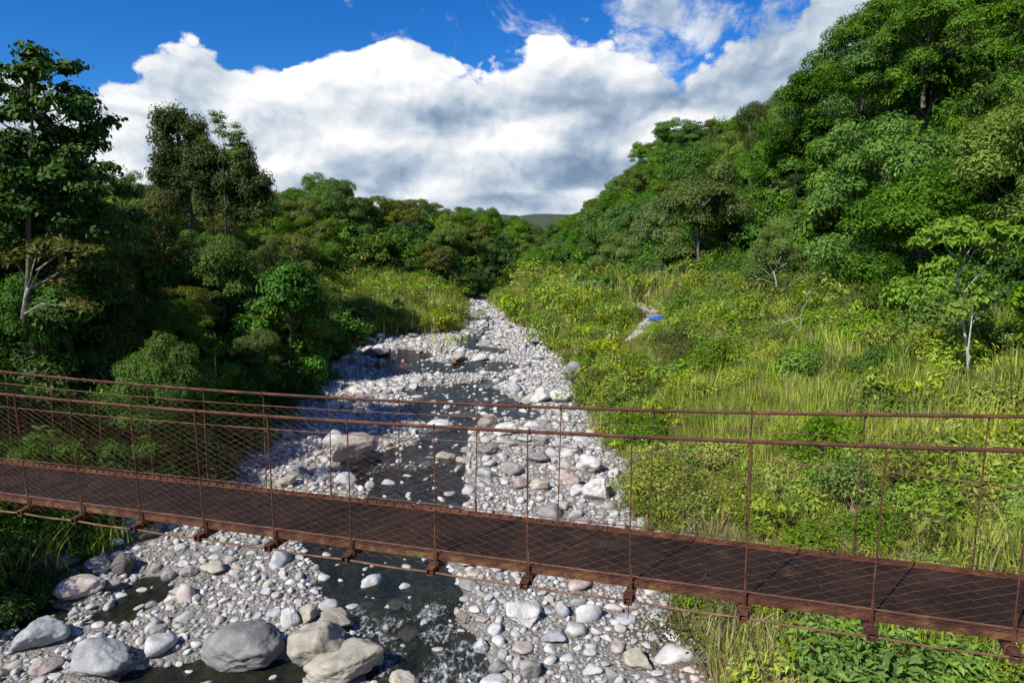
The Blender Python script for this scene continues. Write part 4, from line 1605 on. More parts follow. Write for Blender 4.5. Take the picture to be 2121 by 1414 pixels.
# twisted main cables: six strands round a core
TC = np.arange(T0, T1 + 0.001, 0.02)
for far in (False, True):
    b_ = MB()
    lat = WID + QB[15] if far else -QB[11]
    core = np.array([bp(t, lat, rail_h(t, far)) for t in TC])
    T_ = np.gradient(core, axis=0)
    T_ /= np.linalg.norm(T_, axis=1, keepdims=True)
    S_ = np.cross(T_, UP)
    S_ /= np.linalg.norm(S_, axis=1, keepdims=True)
    U_ = np.cross(S_, T_)
    s_len = np.arange(len(TC)) * np.linalg.norm(core[1] - core[0])
    for k in range(6):
        ph = s_len / 0.16 * 2 * np.pi + k * np.pi / 3
        b_.tube(core + 0.0115 * (S_ * np.cos(ph)[:, None] + U_ * np.sin(ph)[:, None]), 0.0066, 4, caps=False)
    bpart('main_cable', b_, 'rust')
# hangers with hooked tops, cross beams with U bolts, lower rod
rb = random.Random(3)
hang = {}
for ti in range(int(T0) + 1, int(T1)):
    for far in (False, True):
        b_ = MB()
        lat = WID + QB[15] if far else -QB[11]
        top = bp(ti + rb.uniform(-.02, .02), lat, rail_h(ti, far))
        bot = bp(ti, (WID + 0.035) if far else -0.035, -0.10)
        out = (N3 if far else -N3) * 0.022
        P = [bot, bot * 0.5 + top * 0.5 + out * 0.3, top + out - UP * 0.05, top + out + UP * 0.005, top + out * 0.4 + UP * 0.024, top - out * 0.6 + UP * 0.02, top - out * 0.9 - UP * 0.03]
        P = np.array(P)
        P[1:3] += tang(ti) * rb.uniform(-.012, .012)
        b_.tube(P, 0.0066, 6)
        hg = bpart('hanger', b_, 'rust')
        if ti % 2 == 0 or not far:
            c2 = MB()
            q = bot * 0.82 + top * 0.18
            lo = bot * 0.98 + top * 0.02
            c2.tube([lo + tang(ti) * 0.014, q * 0.5 + lo * 0.5 + tang(ti) * 0.012, q + tang(ti) * 0.010], 0.0075, 5)
            bpart('splice', c2, 'rust_curb', hg)
        hang[(ti, far)] = (top, bot)
    # cross beam, a hollow square tube lying across under the deck
    b_ = MB()
    A_, B_ = bp(ti, -0.15, -0.125), bp(ti, WID + 0.15, -0.125)
    tg = tang(ti)
    c_ = (A_ + B_) / 2
    half = (B_ - A_) / 2
    hh, tk = 0.036, 0.005
    b_.box(c_ + UP * (hh - tk), half, tg * hh, UP * tk)
    b_.box(c_ - UP * (hh - tk), half, tg * hh, UP * tk)
    b_.box(c_ + tg * (hh - tk), half, tg * tk, UP * (hh - 2 * tk))
    b_.box(c_ - tg * (hh - tk), half, tg * tk, UP * (hh - 2 * tk))
    cb = bpart('cross_beam', b_, 'rust_dark' if ti % 3 else 'rust_curb')
    for lat in (-0.05, WID + 0.05):
        u = MB()
        e = bp(ti, lat, -0.125)
        P = [e + tg * 0.047 + UP * 0.07, e + tg * 0.047 - UP * 0.03, e + tg * 0.03 - UP * 0.048, e - tg * 0.03 - UP * 0.048, e - tg * 0.047 - UP * 0.03, e - tg * 0.047 + UP * 0.03, e - tg * 0.03 + UP * 0.05, e + tg * 0.03 + UP * 0.05]
        u.tube(P, 0.008, 5)
        bpart('bolt', u, 'rust', cb)
    if ti in (3, 6, 8, 10, 12):
        u = MB()
        e = bp(ti, -0.10, -0.165)
        L_ = {3: .04, 6: .30, 8: .16, 10: .05, 12: .22}[ti]
        u.tube([e, e - UP * L_ * 0.6 + tg * 0.004, e - UP * L_], 0.004, 4)
        bpart('hanging_wire', u, 'rust_dark')
for lat in (-0.115, WID + 0.115):
    b_ = MB()
    P = [bp(t, lat, -0.135 - 0.012 * math.sin((t % 1) * math.pi)) for t in np.arange(T0, T1, 0.125)]
    b_.tube(P, 0.010, 6)
    bpart('lower_cable', b_, 'rust_wire')
# fence wires: one under the cable, one along the deck, both sides


def mid_h(t, far):
    """height of the upper mesh wire"""
    h = rail_h(t, far)
    drop = np.interp(t, [-5, 0, 4, 7, 9, 10, 11, 14], [0.17, 0.15, 0.13, 0.12, 0.15, 0.20, 0.28, 0.40]) if not far else np.interp(t, [-5, 0, 6, 9, 11, 12, 14], [0.17, 0.15, 0.13, 0.17, 0.26, 0.34, 0.4])
    return h - drop


for far in (False, True):
    lat = WID + 0.03 if far else -0.03
    for nm in (0, 1):
        b_ = MB()
        P = [bp(t, lat, mid_h(t, far) if nm == 0 else 0.055) for t in np.arange(T0, T1, 0.2)]
        b_.tube(P, 0.0045 if nm == 0 else 0.005, 5)
        bpart('fence_wire', b_, 'rust_wire')
    # chain link: zigzag wires hung from the upper wire to below the deck edge
    b_ = MB()
    V, E = [], []
    cw, ch = 0.085, 0.072
    step = cw / np.linalg.norm(bp(5) - bp(4))
    r = np.random.default_rng(12 + far)
    nz_ = int((T1 - T0) / step)
    for k in range(nz_):
        t = T0 + (k + 0.5) * step
        ztop = mid_h(t, far)
        zlow = -0.10
        m_ = int((ztop - zlow) / (ch / 2)) + 1
        zz = ztop - np.arange(m_ + 1) * ch / 2
        # weft: every wire leans left and right by half a diamond and overlaps its neighbour by a hair
        sgn = np.where(np.arange(m_ + 1) % 2 == 0, 1, -1)
        tt = t + sgn * (-1) ** k * step * 0.5 + smooth_noise(zz * 0 + t * 3.1, zz * 3, 0.7, 5) * 0.03
        la = lat + 0.004 * (-1) ** k + 0.03 * smooth_noise(zz * 0 + t, zz, 0.8, 9)
        P = np.array([bp(a_, l_, z_) for a_, l_, z_ in zip(tt, la, zz)])
        b_.tube(P, 0.0016, 3, caps=False)
    bpart('chain_link_mesh', b_, 'rust_wire')

# ------------------------------------------------------------------ hero trees
def limb_tree(name, parts_, label, loc, leafsets, mat_trunk, group=None):
    root = empty(name, loc)
    b_ = MB()
    for P, r_ in parts_:
        b_.tube(P, r_, 7)
    put('trunk', b_.mesh('trunk', M[mat_trunk], True), root)
    for nm, me in leafsets:
        put(nm, me, root)
    tag(root, label, 'tree', group)
    return root


def at_depth(px, py, yy):
    d = pix_dir(px, py)
    t = yy / d.y
    return np.array([d.x * t, yy, CAM_H + d.z * t])


def foliage_from(seed, tips, rad, n_leaf, leaf, asp, mat, flat=0.6, upb=0.4, shell=(0.2, 1.1), nm='crown'):
    r = np.random.default_rng(seed)
    C = np.array(tips)
    R = np.full(len(C), 1.0) * np.asarray(rad)
    V, F = clump_leaves(r, C, R, n_leaf, leaf, asp, flat, upb, shell)
    return (nm, mesh_np(nm, V, F, M[mat]))


def hero_tree(name, yy, foot, spine, limbs, label, mat_trunk, r0, leaf_kw, n_leaf, rad, dj=1.5, seed=1, extra=(), group=None, tipsonly=False):
    """spine and limbs are given as outline points of the photograph, at the tree's own distance; limbs get random depth"""
    r = np.random.default_rng(seed)
    S = np.array([at_depth(px, py, yy) for px, py in spine])
    base = S[0].copy()
    S[1:, 1] += np.cumsum(r.normal(size=len(S) - 1) * 0.12)
    parts_ = [(S - base, r0 * np.linspace(1, 0.25, len(S)))]
    tips = []
    for (ax, ay, *mids) in limbs:
        pts_ = [(ax, ay)] + list(mids)
        k = len(pts_)
        dd = r.uniform(-dj, dj)
        P = np.array([at_depth(px, py, yy) for px, py in pts_])
        P[:, 1] += dd * np.linspace(0, 1, k) ** 1.2
        parts_.append((P - base, r0 * 0.42 * np.linspace(1, 0.2, k)))
        if tipsonly:
            tips.append(P[-1] - base)
            continue
        tips += [P[-1] - base, (P[-1] * 0.65 + P[-2] * 0.35) - base, (P[-1] * 0.3 + P[-2] * 0.7) - base + r.normal(size=3) * 0.4]
    for e in extra:
        q = at_depth(e[0], e[1], yy) - base
        q[1] += r.uniform(-dj, dj)
        tips.append(q)
    lv = foliage_from(seed + 50, tips, rad, n_leaf, **leaf_kw)
    return limb_tree(name, parts_, label, tuple(base), [lv], mat_trunk, group)


# tall big-leaved tree over the left bank
rr1 = random.Random(21)
r = np.random.default_rng(77)
limbs = []
for (sx, sy, ex, ey) in [(60, 430, 230, 350), (62, 400, 215, 330), (60, 380, 190, 300), (62, 350, 175, 270), (64, 310, 160, 235), (66, 270, 165, 215), (66, 240, 140, 190), (66, 210, 115, 160),
                         (60, 420, -40, 380), (60, 370, -50, 320), (62, 320, -40, 270), (64, 280, -30, 230), (64, 240, -20, 190), (66, 200, 0, 140), (66, 180, 40, 115), (66, 170, 95, 118),
                         (60, 440, 150, 400), (60, 440, 10, 420), (60, 400, 120, 370), (64, 300, 110, 280), (64, 330, 0, 320), (66, 250, 20, 230), (64, 360, 110, 330), (66, 160, 72, 108), (66, 200, 30, 170)]:
    mx_, my_ = (sx + ex) / 2, (sy + ey) / 2 + 8
    limbs.append((sx, sy, (mx_, my_), (ex, ey)))
hero_tree('broadleaf_tree', 44.0, None, [(50, 700), (54, 560), (60, 420), (66, 280), (68, 180), (70, 120)], limbs,
          'tall dark big leaved tree with layered branches against the sky at far left', 'bark', 0.20,
          dict(leaf=0.36, asp=0.75, mat='leaf_dark', flat=0.5, shell=(0.1, 1.2)), 17000, 0.95, dj=3.5, seed=3,
          extra=[(rr1.uniform(-40, 235), rr1.uniform(335, 500)) for _ in range(40)] + [(rr1.uniform(-30, 130), rr1.uniform(200, 340)) for _ in range(22)])
# vine clad tree group in the left middle
limbs = []
rr2 = random.Random(9)
tips_v = []
for k in range(60):
    py = rr2.uniform(258, 440)
    tips_v.append((375 + rr2.uniform(-46, 40) + (py - 258) * 0.06, py))
for k in range(66):
    py = rr2.uniform(325, 455)
    tips_v.append((470 + rr2.uniform(-60, 52) + (py - 330) * 0.12, py))
for k in range(16):
    tips_v.append((540 + rr2.uniform(-30, 22), rr2.uniform(375, 450)))
hero_tree('vine_draped_tree', 92.0, None, [(400, 500), (392, 420), (378, 340), (370, 280), (362, 240)],
          [(385, 400, (360, 330), (352, 250)), (390, 430, (420, 380), (440, 320)), (395, 450, (450, 420), (500, 390)), (380, 380, (345, 350), (330, 370)), (395, 450, (350, 420), (335, 400)), (370, 300, (360, 260), (358, 240))],
          'tall tree smothered in hanging vines standing above the left bank skyline', 'bark', 0.45,
          dict(leaf=0.42, asp=0.5, mat='leaf_vine', flat=1.3, upb=0.0, shell=(0.35, 1.25)), 52000, 1.25, dj=2.5, seed=5, extra=tips_v)
limbs = []
for (sx, sy, ex, ey) in [(462, 380, 440, 250), (466, 360, 462, 244), (470, 370, 495, 265), (474, 380, 512, 300), (470, 350, 480, 290), (474, 390, 520, 340), (462, 370, 425, 290),
                         (470, 330, 505, 280), (466, 320, 448, 240), (476, 360, 500, 320)]:
    limbs.append((sx, sy, ((sx + ex) / 2 + 4, (sy + ey) / 2), (ex, ey)))
hero_tree('slender_tree', 90.0, None, [(470, 500), (468, 430), (466, 360), (462, 300)], limbs,
          'slender thin crowned tree just right of the vine smothered one', 'bark', 0.15,
          dict(leaf=0.26, asp=0.5, mat='leaf_mid', flat=0.7, shell=(0.1, 1.2)), 5200, 0.95, dj=2.0, seed=8)
# white trunked tree on the right
limbs = []
for (sx, sy, *e) in [(1994, 610, (1960, 590), (1925, 555)), (1994, 612, (1970, 570), (1948, 540)), (1997, 605, (2030, 570), (2075, 520)), (1988, 560, (1990, 530), (2000, 495)), (1988, 565, (2020, 540), (2048, 500)),
                     (1986, 550, (1975, 520), (1965, 490)), (2075, 520, (2090, 505), (2100, 492)), (1948, 540, (1930, 520), (1912, 500)), (2048, 500, (2060, 490), (2065, 480)), (1986, 540, (1984, 510), (1985, 475))]:
    limbs.append((sx, sy, *e))
hero_tree('white_trunk_tree', 44.0, None, [(2012, 820), (2006, 740), (1999, 680), (1994, 610), (1986, 540)], limbs,
          'young white trunked tree with wide yellow green crown on the right slope', 'bark_pale', 0.125,
          dict(leaf=0.42, asp=0.42, mat='leaf_lime', flat=0.45), 3000, 0.8, dj=1.4, seed=12, tipsonly=True,
          extra=[(1930, 480), (1955, 468), (1990, 460), (2020, 462), (2050, 470), (2080, 488), (1915, 505), (2000, 480), (2035, 486), (1970, 484), (1945, 500)])
hero_tree('slim_sapling', 43.0, None, [(2010, 830), (2008, 740), (2012, 640)], [(2010, 680, (2030, 650), (2045, 640)), (2010, 660, (1990, 645), (1980, 640)), (2012, 640, (2020, 625), (2030, 612))],
          'slim pale sapling with big leaves right beside the white trunked tree', 'bark_pale', 0.09,
          dict(leaf=0.6, asp=0.5, mat='leaf_lime', flat=0.5), 160, 0.6, dj=0.8, seed=13)
# small bare-limbed tree on the shaded left bank
hero_tree('pale_limbed_tree', 36.0, None, [(46, 660), (50, 610), (62, 580)], [(50, 620, (75, 560), (115, 515)), (56, 600, (90, 580), (140, 545)), (50, 650, (80, 630), (170, 640)), (60, 590, (40, 550), (10, 530)), (75, 560, (120, 520), (175, 520)), (60, 585, (70, 540), (80, 505))],
          'small pale limbed tree in front of the dark left bank', 'bark_pale', 0.09,
          dict(leaf=0.34, asp=0.55, mat='leaf_olive', flat=0.5), 800, 0.7, dj=1.2, seed=14, extra=[(150, 510), (100, 500), (30, 540), (190, 625), (120, 630)])
# umbrella tree with white limbs low on the right slope
hero_tree('silver_leaved_tree', 88.0, None, [(1612, 620), (1606, 580), (1600, 560)], [(1606, 580, (1580, 556), (1552, 562)), (1600, 562, (1630, 545), (1655, 530)), (1604, 570, (1590, 540), (1575, 520)), (1602, 566, (1615, 535), (1622, 512)), (1610, 590, (1570, 575), (1545, 580))],
          'low spreading tree with silvery leaves and white limbs at the forest foot', 'bark_pale', 0.16,
          dict(leaf=0.26, asp=0.5, mat='leaf_pale', flat=0.55), 6000, 1.1, dj=1.6, seed=15,
          extra=[(1560, 545), (1590, 525), (1620, 512), (1650, 520), (1665, 545), (1640, 560), (1600, 545), (1570, 530), (1545, 560), (1635, 535)])
# skyline trees of the right ridge
for (px, py, yy, kd, s, lab) in [(1705, 172, 112, 'round_deep', 1.6, 'big round crowned dark tree standing out on the right ridge skyline'),
                                 (1560, 322, 165, 'tower_vine', 0.95, 'slim crooked tree rising above the ridge between two rounded crowns'),
                                 (1425, 372, 205, 'round_deep', 1.25, 'rounded dark tree pair at the lower end of the right ridge'),
                                 (1335, 425, 270, 'umbrella_mid', 1.3, 'flat layered tree at the low end of the right ridge skyline'),
                                 (15, 440, 50, 'round_deep', 1.3, 'dark leafy crown in the shade at the left edge under the tall tree'),
                                 (118, 455, 50, 'round_deep', 1.35, 'dense dark tree mass below the tall big leaved tree at far left'),
                                 (1850, 110, 92, 'round_deep', 1.5, 'huge dark crown leaning into the sky at the upper right'),
                                 (1800, 60, 96, 'round_deep', 1.3, 'dark crown at the cliff like edge of the upper right skyline'),
                                 (1748, 215, 118, 'round_mid', 1.15, 'green crown tucked right of the big rounded skyline tree'),
                                 (1480, 375, 190, 'round_mid', 1.2, 'mid green crown right of the rounded pair on the ridge'),
                                 (1930, 30, 84, 'round_mid', 1.3, 'big crown reaching the top edge at the upper right'),
                                 (1655, 290, 120, 'round_deep', 1.35, 'dense dark crown just below the rounded skyline tree')]:
    q = at_depth(px, py, yy)
    crown, trunk = TREES[kd][0]
    root = empty(KIND_TEXT[kd][0], (q[0], q[1], q[2] - 7.2 * s))
    root.scale = (s, s, s)
    root.rotation_euler[2] = px
    put('crown', crown, root)
    put('trunk', trunk, root)
    tag(root, lab, 'tree')
# tree dressing the skyline behind the bathing pool
for (px, py, yy, kd, s, lab) in [(615, 446, 175, 'umbrella_olive', 0.8, 'lone flat crowned tree on the left end of the middle hill'),
                                 (700, 428, 180, 'umbrella_mid', 1.3, 'tall spreading tree at the top of the middle hill'),
                                 (820, 438, 190, 'umbrella_olive', 1.4, 'yellowish spreading tree beside the hill top'),
                                 (1010, 458, 250, 'round_deep', 1.4, 'dark rounded tree at the right shoulder of the middle hill')]:
    q = at_depth(px, py, yy)
    crown, trunk = TREES[kd][1 % len(TREES[kd])]
    root = empty(KIND_TEXT[kd][0], (q[0], q[1], q[2] - 7.5 * s))
    root.scale = (s, s, s)
    root.rotation_euler[2] = px
    put('crown', crown, root)
    put('trunk', trunk, root)
    tag(root, lab, 'tree')

def shorty(x, y):
    q = path_free(x, y)
    tr = np.full(np.shape(x), 1e9)
    for a_, b_ in zip(PATH_G[:-1], PATH_G[1:]):
        tr = np.minimum(tr, seg_dist(np.stack([x, y], 1), np.array(a_[:2]), np.array(b_[:2])))
    return (tr > 1.9) * (q < 4.5) * 1.0


scatter_field('short_grass', [GR[0], GR[1], GR[3], SCR[0], SCR[4]], [2, 2, 2, 1, 1], 40000, (8, 30), (60, 118), [1], 0.28, 0.5, 'short trodden grass beside the footpath', 'grass', dens=shorty, tilt=0.2)

DEADT = []
for i_ in range(3):
    r = np.random.default_rng(700 + i_)
    b_ = MB()

    def grow(p0, d0, L_, r0_, lev):
        k_ = 5
        P_ = [p0]
        d_ = d0 / np.linalg.norm(d0)
        for _ in range(k_):
            d_ = d_ + r.normal(size=3) * 0.16
            d_ /= np.linalg.norm(d_)
            P_.append(P_[-1] + d_ * L_ / k_)
        b_.tube(P_, r0_ * np.linspace(1, 0.35, k_ + 1), 5, caps=False)
        if lev:
            for j_ in range(3 if lev > 1 else 2):
                q_ = P_[int(r.integers(2, k_ + 1))]
                grow(q_, d_ + r.normal(size=3) * 0.55 + np.array([0, 0, 0.1]), L_ * r.uniform(0.45, 0.7), r0_ * 0.5, lev - 1)
    grow(np.array([0, 0, -0.5]), np.array([r.normal() * 0.2, r.normal() * 0.2, 1.0]), 4.6, 0.075, 3)
    DEADT.append(b_.mesh('branches', M['bark_pale'], True))
for i_, (px, py, hgt, where) in enumerate([(1500, 470, 1.2, 'on the right slope left of the silvery tree'), 
                                       (1775, 560, 0.8, 'at the forest foot right of the silvery tree'),
                                       (740, 470, 1.2, 'near the top of the middle hill'), 
                                       (1650, 700, 0.6, 'in the middle of the right meadow'), (1435, 770, 0.5, 'in the meadow above the bridge right of the brown boulder'), (1860, 780, 0.5, 'in the meadow below the white trunked tree')]):
    x, y, z = hit(px, py)
    x *= 0.97
    y *= 0.97
    o = put('dead_tree', DEADT[i_ % 3], loc=(x, y, ground1(x, y) + (1.5 if y > 100 else 0.2)))
    o.scale = (hgt * 1.3,) * 3
    o.rotation_euler[2] = i_ * 1.7
    tag(o, 'bare pale dead branches ' + where, 'dead tree')

DRY = [grass_mesh(580 + i, 'dry_blade', 60, 1.1, 1.0, 0.018, [0.3, 0.9, 0.6][i]) for i in range(3)]


def bary(x, y):
    q = np.zeros(np.shape(x))
    for cx, cy, rx, ry in BARE:
        q = np.maximum(q, (((x - cx) / rx) ** 2 + ((y - cy) / ry) ** 2 < 1.2) * 1.0)
    return q * np.clip(0.6 + 1.5 * smooth_noise(x, y, 2.0, 97), 0, 1)


scatter_field('dry_brush', DRY, [1, 1, 1], 3200, (7.5, 26), (17, 33), [1], 0.8, 1.5, 'dead brown stems and dry grass on the bare bank below the bridge', 'dry brush', dens=bary, tilt=0.5)
scatter_field('meadow_litter', DRY, [1, 1, 1], 6500, (2, 60), (22, 120), [1], 0.9, 1.6, 'dry straw coloured stems mixed into the meadow', 'dry grass', dens=grassy, tilt=0.4)

# ------------------------------------------------------------------ shrubs as things
BUSH = {}
for nm, mat, leaf, n_ in (('scrub', 'leaf_scrub', 0.14, 3200), ('mid', 'leaf_mid', 0.15, 3200), ('lime', 'leaf_lime', 0.20, 2200), ('olive', 'leaf_olive', 0.13, 3000)):
    BUSH[nm] = [tree_meshes('b', 'bush', 600 + i + len(BUSH) * 7, mat, n_, leaf, flat=0.9, trunk_r=0.05) for i in range(2)]
BT = {'scrub': 'rounded yellow green shrub', 'mid': 'rounded mid green shrub', 'lime': 'bright broad leaved shrub', 'olive': 'dull olive shrub'}
HB = Hash(4.0)
nb_ = 0
tries = 0
while nb_ < 270 and tries < 12000:
    tries += 1
    y = 20 + (rt.random() ** 1.3) * 140
    x = rt.uniform(-40, 60)
    zn = int(zone(np.array(x), np.array(y)))
    if zn not in (1, 4) or path_free(np.array([x]), np.array([y]))[0] < 3.5:
        continue
    z = ground1(x, y)
    v, px, py, d = in_view(x, y, z + 1, 0.04, 0.05)
    if not v or not HB.free(x, y, 1.25, 1.0) or float(bare_free(np.array(x), np.array(y))) < 0.1:
        continue
    HB.add(x, y, 1.25)
    kd = rt.choices(['scrub', 'mid', 'lime', 'olive'], [4, 4, 1.5, 2])[0]
    crown, trunk = BUSH[kd][rt.randrange(2)]
    s = rt.uniform(0.6, 1.6)
    if zn == 1 and x - float(foot_r(np.array(y))) > toe(y) - 8:
        s *= 1.5
    root = empty('shrub', (x, y, z - 0.15))
    root.scale = (s, s, s * rt.uniform(0.8, 1.2))
    root.rotation_euler[2] = rt.uniform(0, 6.28)
    put('foliage', crown, root)
    put('stem', trunk, root)
    where = 'on the grassy mound left of the stream' if zn == 4 else ('on the near right bank by the bridge' if y < 40 else ('in the middle of the right meadow' if y < 85 else 'in the far right meadow'))
    lab = '%s%s %s' % ('big ' if s > 1.25 else ('small ' if s < 0.75 else ''), BT[kd], where)
    tag(root, lab, 'shrub', lab.replace('shrub', 'shrubs'))
    nb_ += 1
print('shrubs', nb_)

# grass tufts one can tell apart on the left bank
for (px, py, h, lab) in [(70, 1190, 2.6, 'big arching grass tuft over the dark boulder on the left bank'), (215, 1120, 2.2, 'grass tuft drooping just below the bridge deck at left'),
                         (180, 1150, 1.5, 'short grass tuft between the two left bank tufts'), (236, 880, 2.6, 'sunlit cane grass tuft behind the handrails at left'), (190, 960, 2.0, 'small sunlit cane sprig seen through the left mesh'),
                         (925, 712, 2.0, 'bright green reed patch at the head of the bathing pool')]:
    x, y, z = hit(px, py)
    r = rt.random()
    me = grass_mesh(int(px), 'grass_blade', 150 if h > 2.1 else 80, h, 1.4 if px < 900 else 3.5, 0.035, 0.9, seg=5)
    o = put('grass_tuft', me, loc=(x, y, z))
    tag(o, lab, 'grass tuft')

# ------------------------------------------------------------------ footpath
P = np.array(PATH_G)
ts = np.linspace(0, len(P) - 1, 60)
cxp = np.interp(ts, range(len(P)), P[:, 0])
cyp = np.interp(ts, range(len(P)), P[:, 1])
tx, ty = np.gradient(cxp), np.gradient(cyp)
ln = np.hypot(tx, ty)
nxp, nyp = -ty / ln, tx / ln
V = []
K = 7
for j in range(K):
    w = (j / (K - 1) - 0.5) * 4.2 * np.clip(np.minimum(ts * 1.5 + 0.3, (len(P) - 1 - ts) * 1.2 + 0.4), 0, 1) * (1 + 0.25 * smooth_noise(ts, ts * 0 + j, 2.0, 88))
    X_, Y_ = cxp + nxp * w, cyp + nyp * w
    V.append(np.stack([X_, Y_, ground(X_, Y_) + 0.10 - 0.12 * (abs(j - 3) == 3)], 1))
V = np.array(V)
idx = np.arange(K * 60).reshape(K, 60)
F = np.stack([idx[:-1, :-1], idx[:-1, 1:], idx[1:, 1:], idx[1:, :-1]], -1).reshape(-1, 4)
m, N = material('path_sand')
g = N.n('ShaderNodeNewGeometry')
n1 = N.noise(g.outputs['Position'], 3.0, 6, 0.7)
p = N.n('ShaderNodeBsdfPrincipled')
N.l(N.ramp(n1, [(0.3, (0.30, 0.28, 0.25)), (0.6, (0.44, 0.42, 0.39)), (0.8, (0.5, 0.49, 0.47))]), p.inputs['Base Color'])
p.inputs['Roughness'].default_value = 0.95
N.l(bump(N, n1, 0.6, 0.1), p.inputs['Normal'])
finish(N, p.outputs[0])
tag(put('footpath', mesh_np('footpath', V.reshape(-1, 3), F, m, True)), kind='structure')

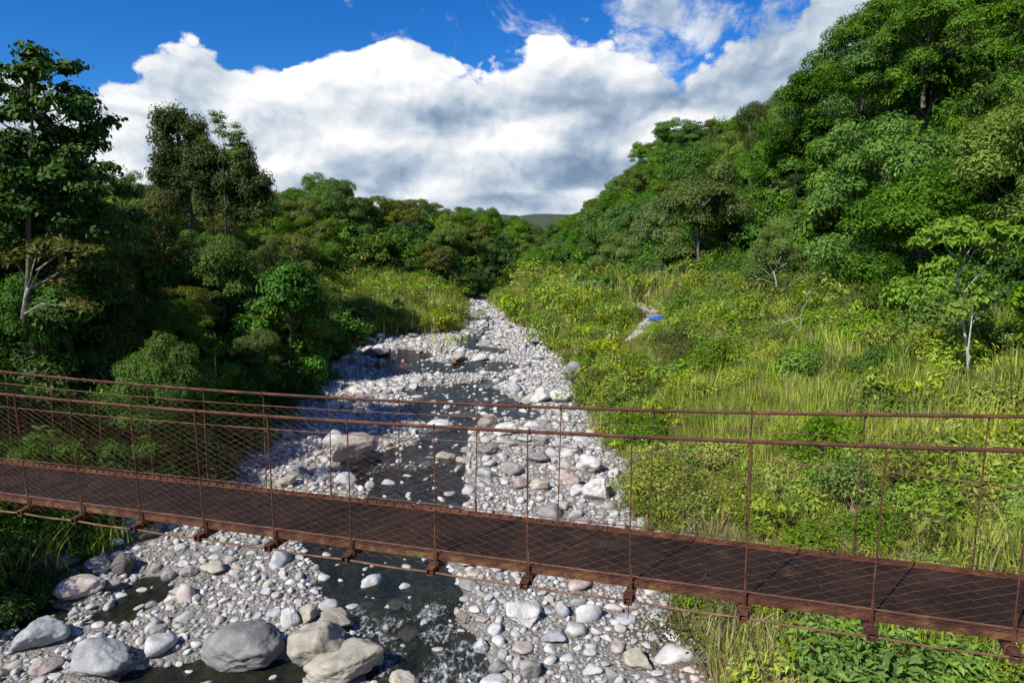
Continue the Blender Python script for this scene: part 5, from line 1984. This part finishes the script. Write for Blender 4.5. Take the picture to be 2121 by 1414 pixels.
# ------------------------------------------------------------------ people at the pool
def person(px, py, pose, clothes, hair, label, scale=1.0, facing=0.0, sink=0.0):
    """joints of one connected body, skinned; foot point from the photograph's ground"""
    if px > 1200:
        x, y, z = hit(px, py)
    else:
        x, y = G0(px, py)
        z = ground1(x, y)
    wl = bed(y) - 0.12
    J = {'pelvis': (0, 0, .95), 'belly': (0, 0, 1.12), 'chest': (0, 0, 1.32), 'neck': (0, 0.01, 1.48), 'head': (0, 0.0, 1.62), 'crown': (0, 0, 1.72)}
    for s_, n_ in ((-1, 'l'), (1, 'r')):
        J['sh' + n_] = (s_ * .18, 0, 1.40)
        J['el' + n_] = (s_ * .25, .03, 1.13)
        J['wr' + n_] = (s_ * .25, -.10, .90)
        J['ha' + n_] = (s_ * .24, -.15, .82)
        J['hi' + n_] = (s_ * .10, 0, .90)
        J['kn' + n_] = (s_ * .12, -.02, .50)
        J['an' + n_] = (s_ * .13, .02, .08)
        J['to' + n_] = (s_ * .14, -.14, .03)
    if pose == 'sit':
        dz = -0.78
        for k in list(J):
            a_, b_, c_ = J[k]
            J[k] = (a_, b_, c_ + dz)
        for s_, n_ in ((-1, 'l'), (1, 'r')):
            J['kn' + n_] = (s_ * .16, -.42, .36)
            J['an' + n_] = (s_ * .16, -.62, .02)
            J['to' + n_] = (s_ * .16, -.76, .02)
            J['wr' + n_] = (s_ * .18, -.32, .36)
            J['ha' + n_] = (s_ * .16, -.40, .38)
    if pose == 'bend':
        for k, (a_, b_, c_) in list(J.items()):
            if c_ > 0.96:
                h = c_ - .95
                J[k] = (a_, b_ - h * .62, .95 + h * .75)
        for n_ in 'lr':
            s_ = -1 if n_ == 'l' else 1
            J['el' + n_] = (s_ * .22, -.38, 1.0)
            J['wr' + n_] = (s_ * .16, -.46, .78)
            J['ha' + n_] = (s_ * .14, -.48, .70)
    rad = {'pelvis': .15, 'belly': .125, 'chest': .15, 'neck': .055, 'head': .10, 'crown': .06, 'sh': .065, 'el': .042, 'wr': .03, 'ha': .038, 'hi': .095, 'kn': .062, 'an': .042, 'to': .035}
    names = list(J)
    E_ = [('pelvis', 'belly'), ('belly', 'chest'), ('chest', 'neck'), ('neck', 'head'), ('head', 'crown')]
    for n_ in 'lr':
        E_ += [('chest', 'sh' + n_), ('sh' + n_, 'el' + n_), ('el' + n_, 'wr' + n_), ('wr' + n_, 'ha' + n_), ('pelvis', 'hi' + n_), ('hi' + n_, 'kn' + n_), ('kn' + n_, 'an' + n_), ('an' + n_, 'to' + n_)]

    def skin(sub, mat, extra, nm):
        ns = [k for k in names if k in sub]
        me = bpy.data.meshes.new(nm)
        me.from_pydata([J[k] for k in ns], [(ns.index(a_), ns.index(b_)) for a_, b_ in E_ if a_ in sub and b_ in sub], [])
        o = bpy.data.objects.new(nm, me)
        COL.objects.link(o)
        md = o.modifiers.new('skin', 'SKIN')
        sv = me.skin_vertices[0].data
        for i_, k in enumerate(ns):
            rr = rad.get(k, rad.get(k[:2], .05)) + extra
            sv[i_].radius = (rr, rr)
            sv[i_].use_root = (i_ == 0)
        o.modifiers.new('sub', 'SUBSURF').levels = 1
        me.materials.append(M[mat])
        return o
    body = skin(names, 'skin', 0, 'person')
    body.location = (x, y, z - sink if z > wl - 0.3 else max(z, wl - 0.5) - sink)
    body.rotation_euler[2] = facing
    body.scale = (scale,) * 3
    tag(body, label, 'person')
    if clothes[0]:
        c_ = skin(['belly', 'chest', 'shl', 'shr', 'pelvis'], clothes[0], 0.022, 'shirt')
        c_.parent = body
    if clothes[1]:
        c_ = skin(['pelvis', 'hil', 'hir', 'knl', 'knr'], clothes[1], 0.018, 'shorts')
        c_.parent = body
    V, F = ICO[3]
    hd = np.array(J['head'])
    k = V[:, 2] > -0.35 - 0.5 * (V[:, 1] > 0)
    k &= ~((V[:, 1] < -0.45) & (V[:, 2] < 0.35))
    Fk = F[k[F].all(1)]
    o = put('hair', mesh_np('hair', V * np.array([.112, .125, .125]) + hd + np.array([0, .01, .03]), Fk, M[hair], True), body)
    return body


person(835, 752, 'stand', ('cloth_pink', 'cloth_dark'), 'hair_black', 'person in a pink top wading at the left of the bathing pool', 1.0, 2.6, 0.35)
person(872, 733, 'stand', ('cloth_white', 'cloth_dark'), 'hair_black', 'person in a white shirt standing behind the bathing pool', 1.0, 0.5)
person(880, 735, 'bend', ('cloth_white', 'cloth_brown'), 'hair_black', 'person in white bending over beside another in white', 0.85, 1.5)
person(914, 735, 'bend', ('cloth_dark', None), 'hair_black', 'person in a dark blue shirt bending on the pool shore', 1.0, 1.3)
person(941, 752, 'sit', (None, 'cloth_dark'), 'hair_black', 'bare shouldered bather sitting upright in the pool', 1.0, -0.8, -0.25)
person(932, 753, 'sit', (None, 'cloth_brown'), 'hair_black', 'bather lying low in the water left of the upright one', 0.9, 0.8, -0.05)
person(782, 764, 'sit', ('cloth_black', 'cloth_black'), 'hair_black', 'person in black sitting on the shaded shore of the pool', 1.3, 0.4)
person(761, 762, 'sit', ('cloth_purple', 'cloth_dark'), 'hair_black', 'person in purple sitting in the shade left of the one in black', 1.0, 0.2)
person(829, 772, 'sit', (None, 'cloth_brown'), 'hair_black', 'swimmer with head above water at the near edge of the pool', 0.9, 0.0, 0.15)
person(1274, 698, 'stand', ('cloth_brown', 'cloth_white'), 'hair_black', 'person standing among the scrub beside the footpath', 1.0, 0.3)

# blue tarpaulin heap beside the path
x, y, z = hit(1362, 672)
V, F = ICO[4]
V2 = V.copy()
nz = np.array([mnoise.fractal(Vector(v * 2.3), 0.9, 2.1, 4) for v in V])
V2 = V * (1 + 0.75 * nz[:, None]) * np.array([0.9, 0.5, 0.4])
o = put('tarpaulin', mesh_np('tarpaulin', V2, F, M['cloth_blue'], True), loc=(x, y, z + 0.6))
tag(o, 'crumpled bright blue tarpaulin lying beside the pale footpath', 'tarpaulin')
print('done', len(bpy.data.objects))
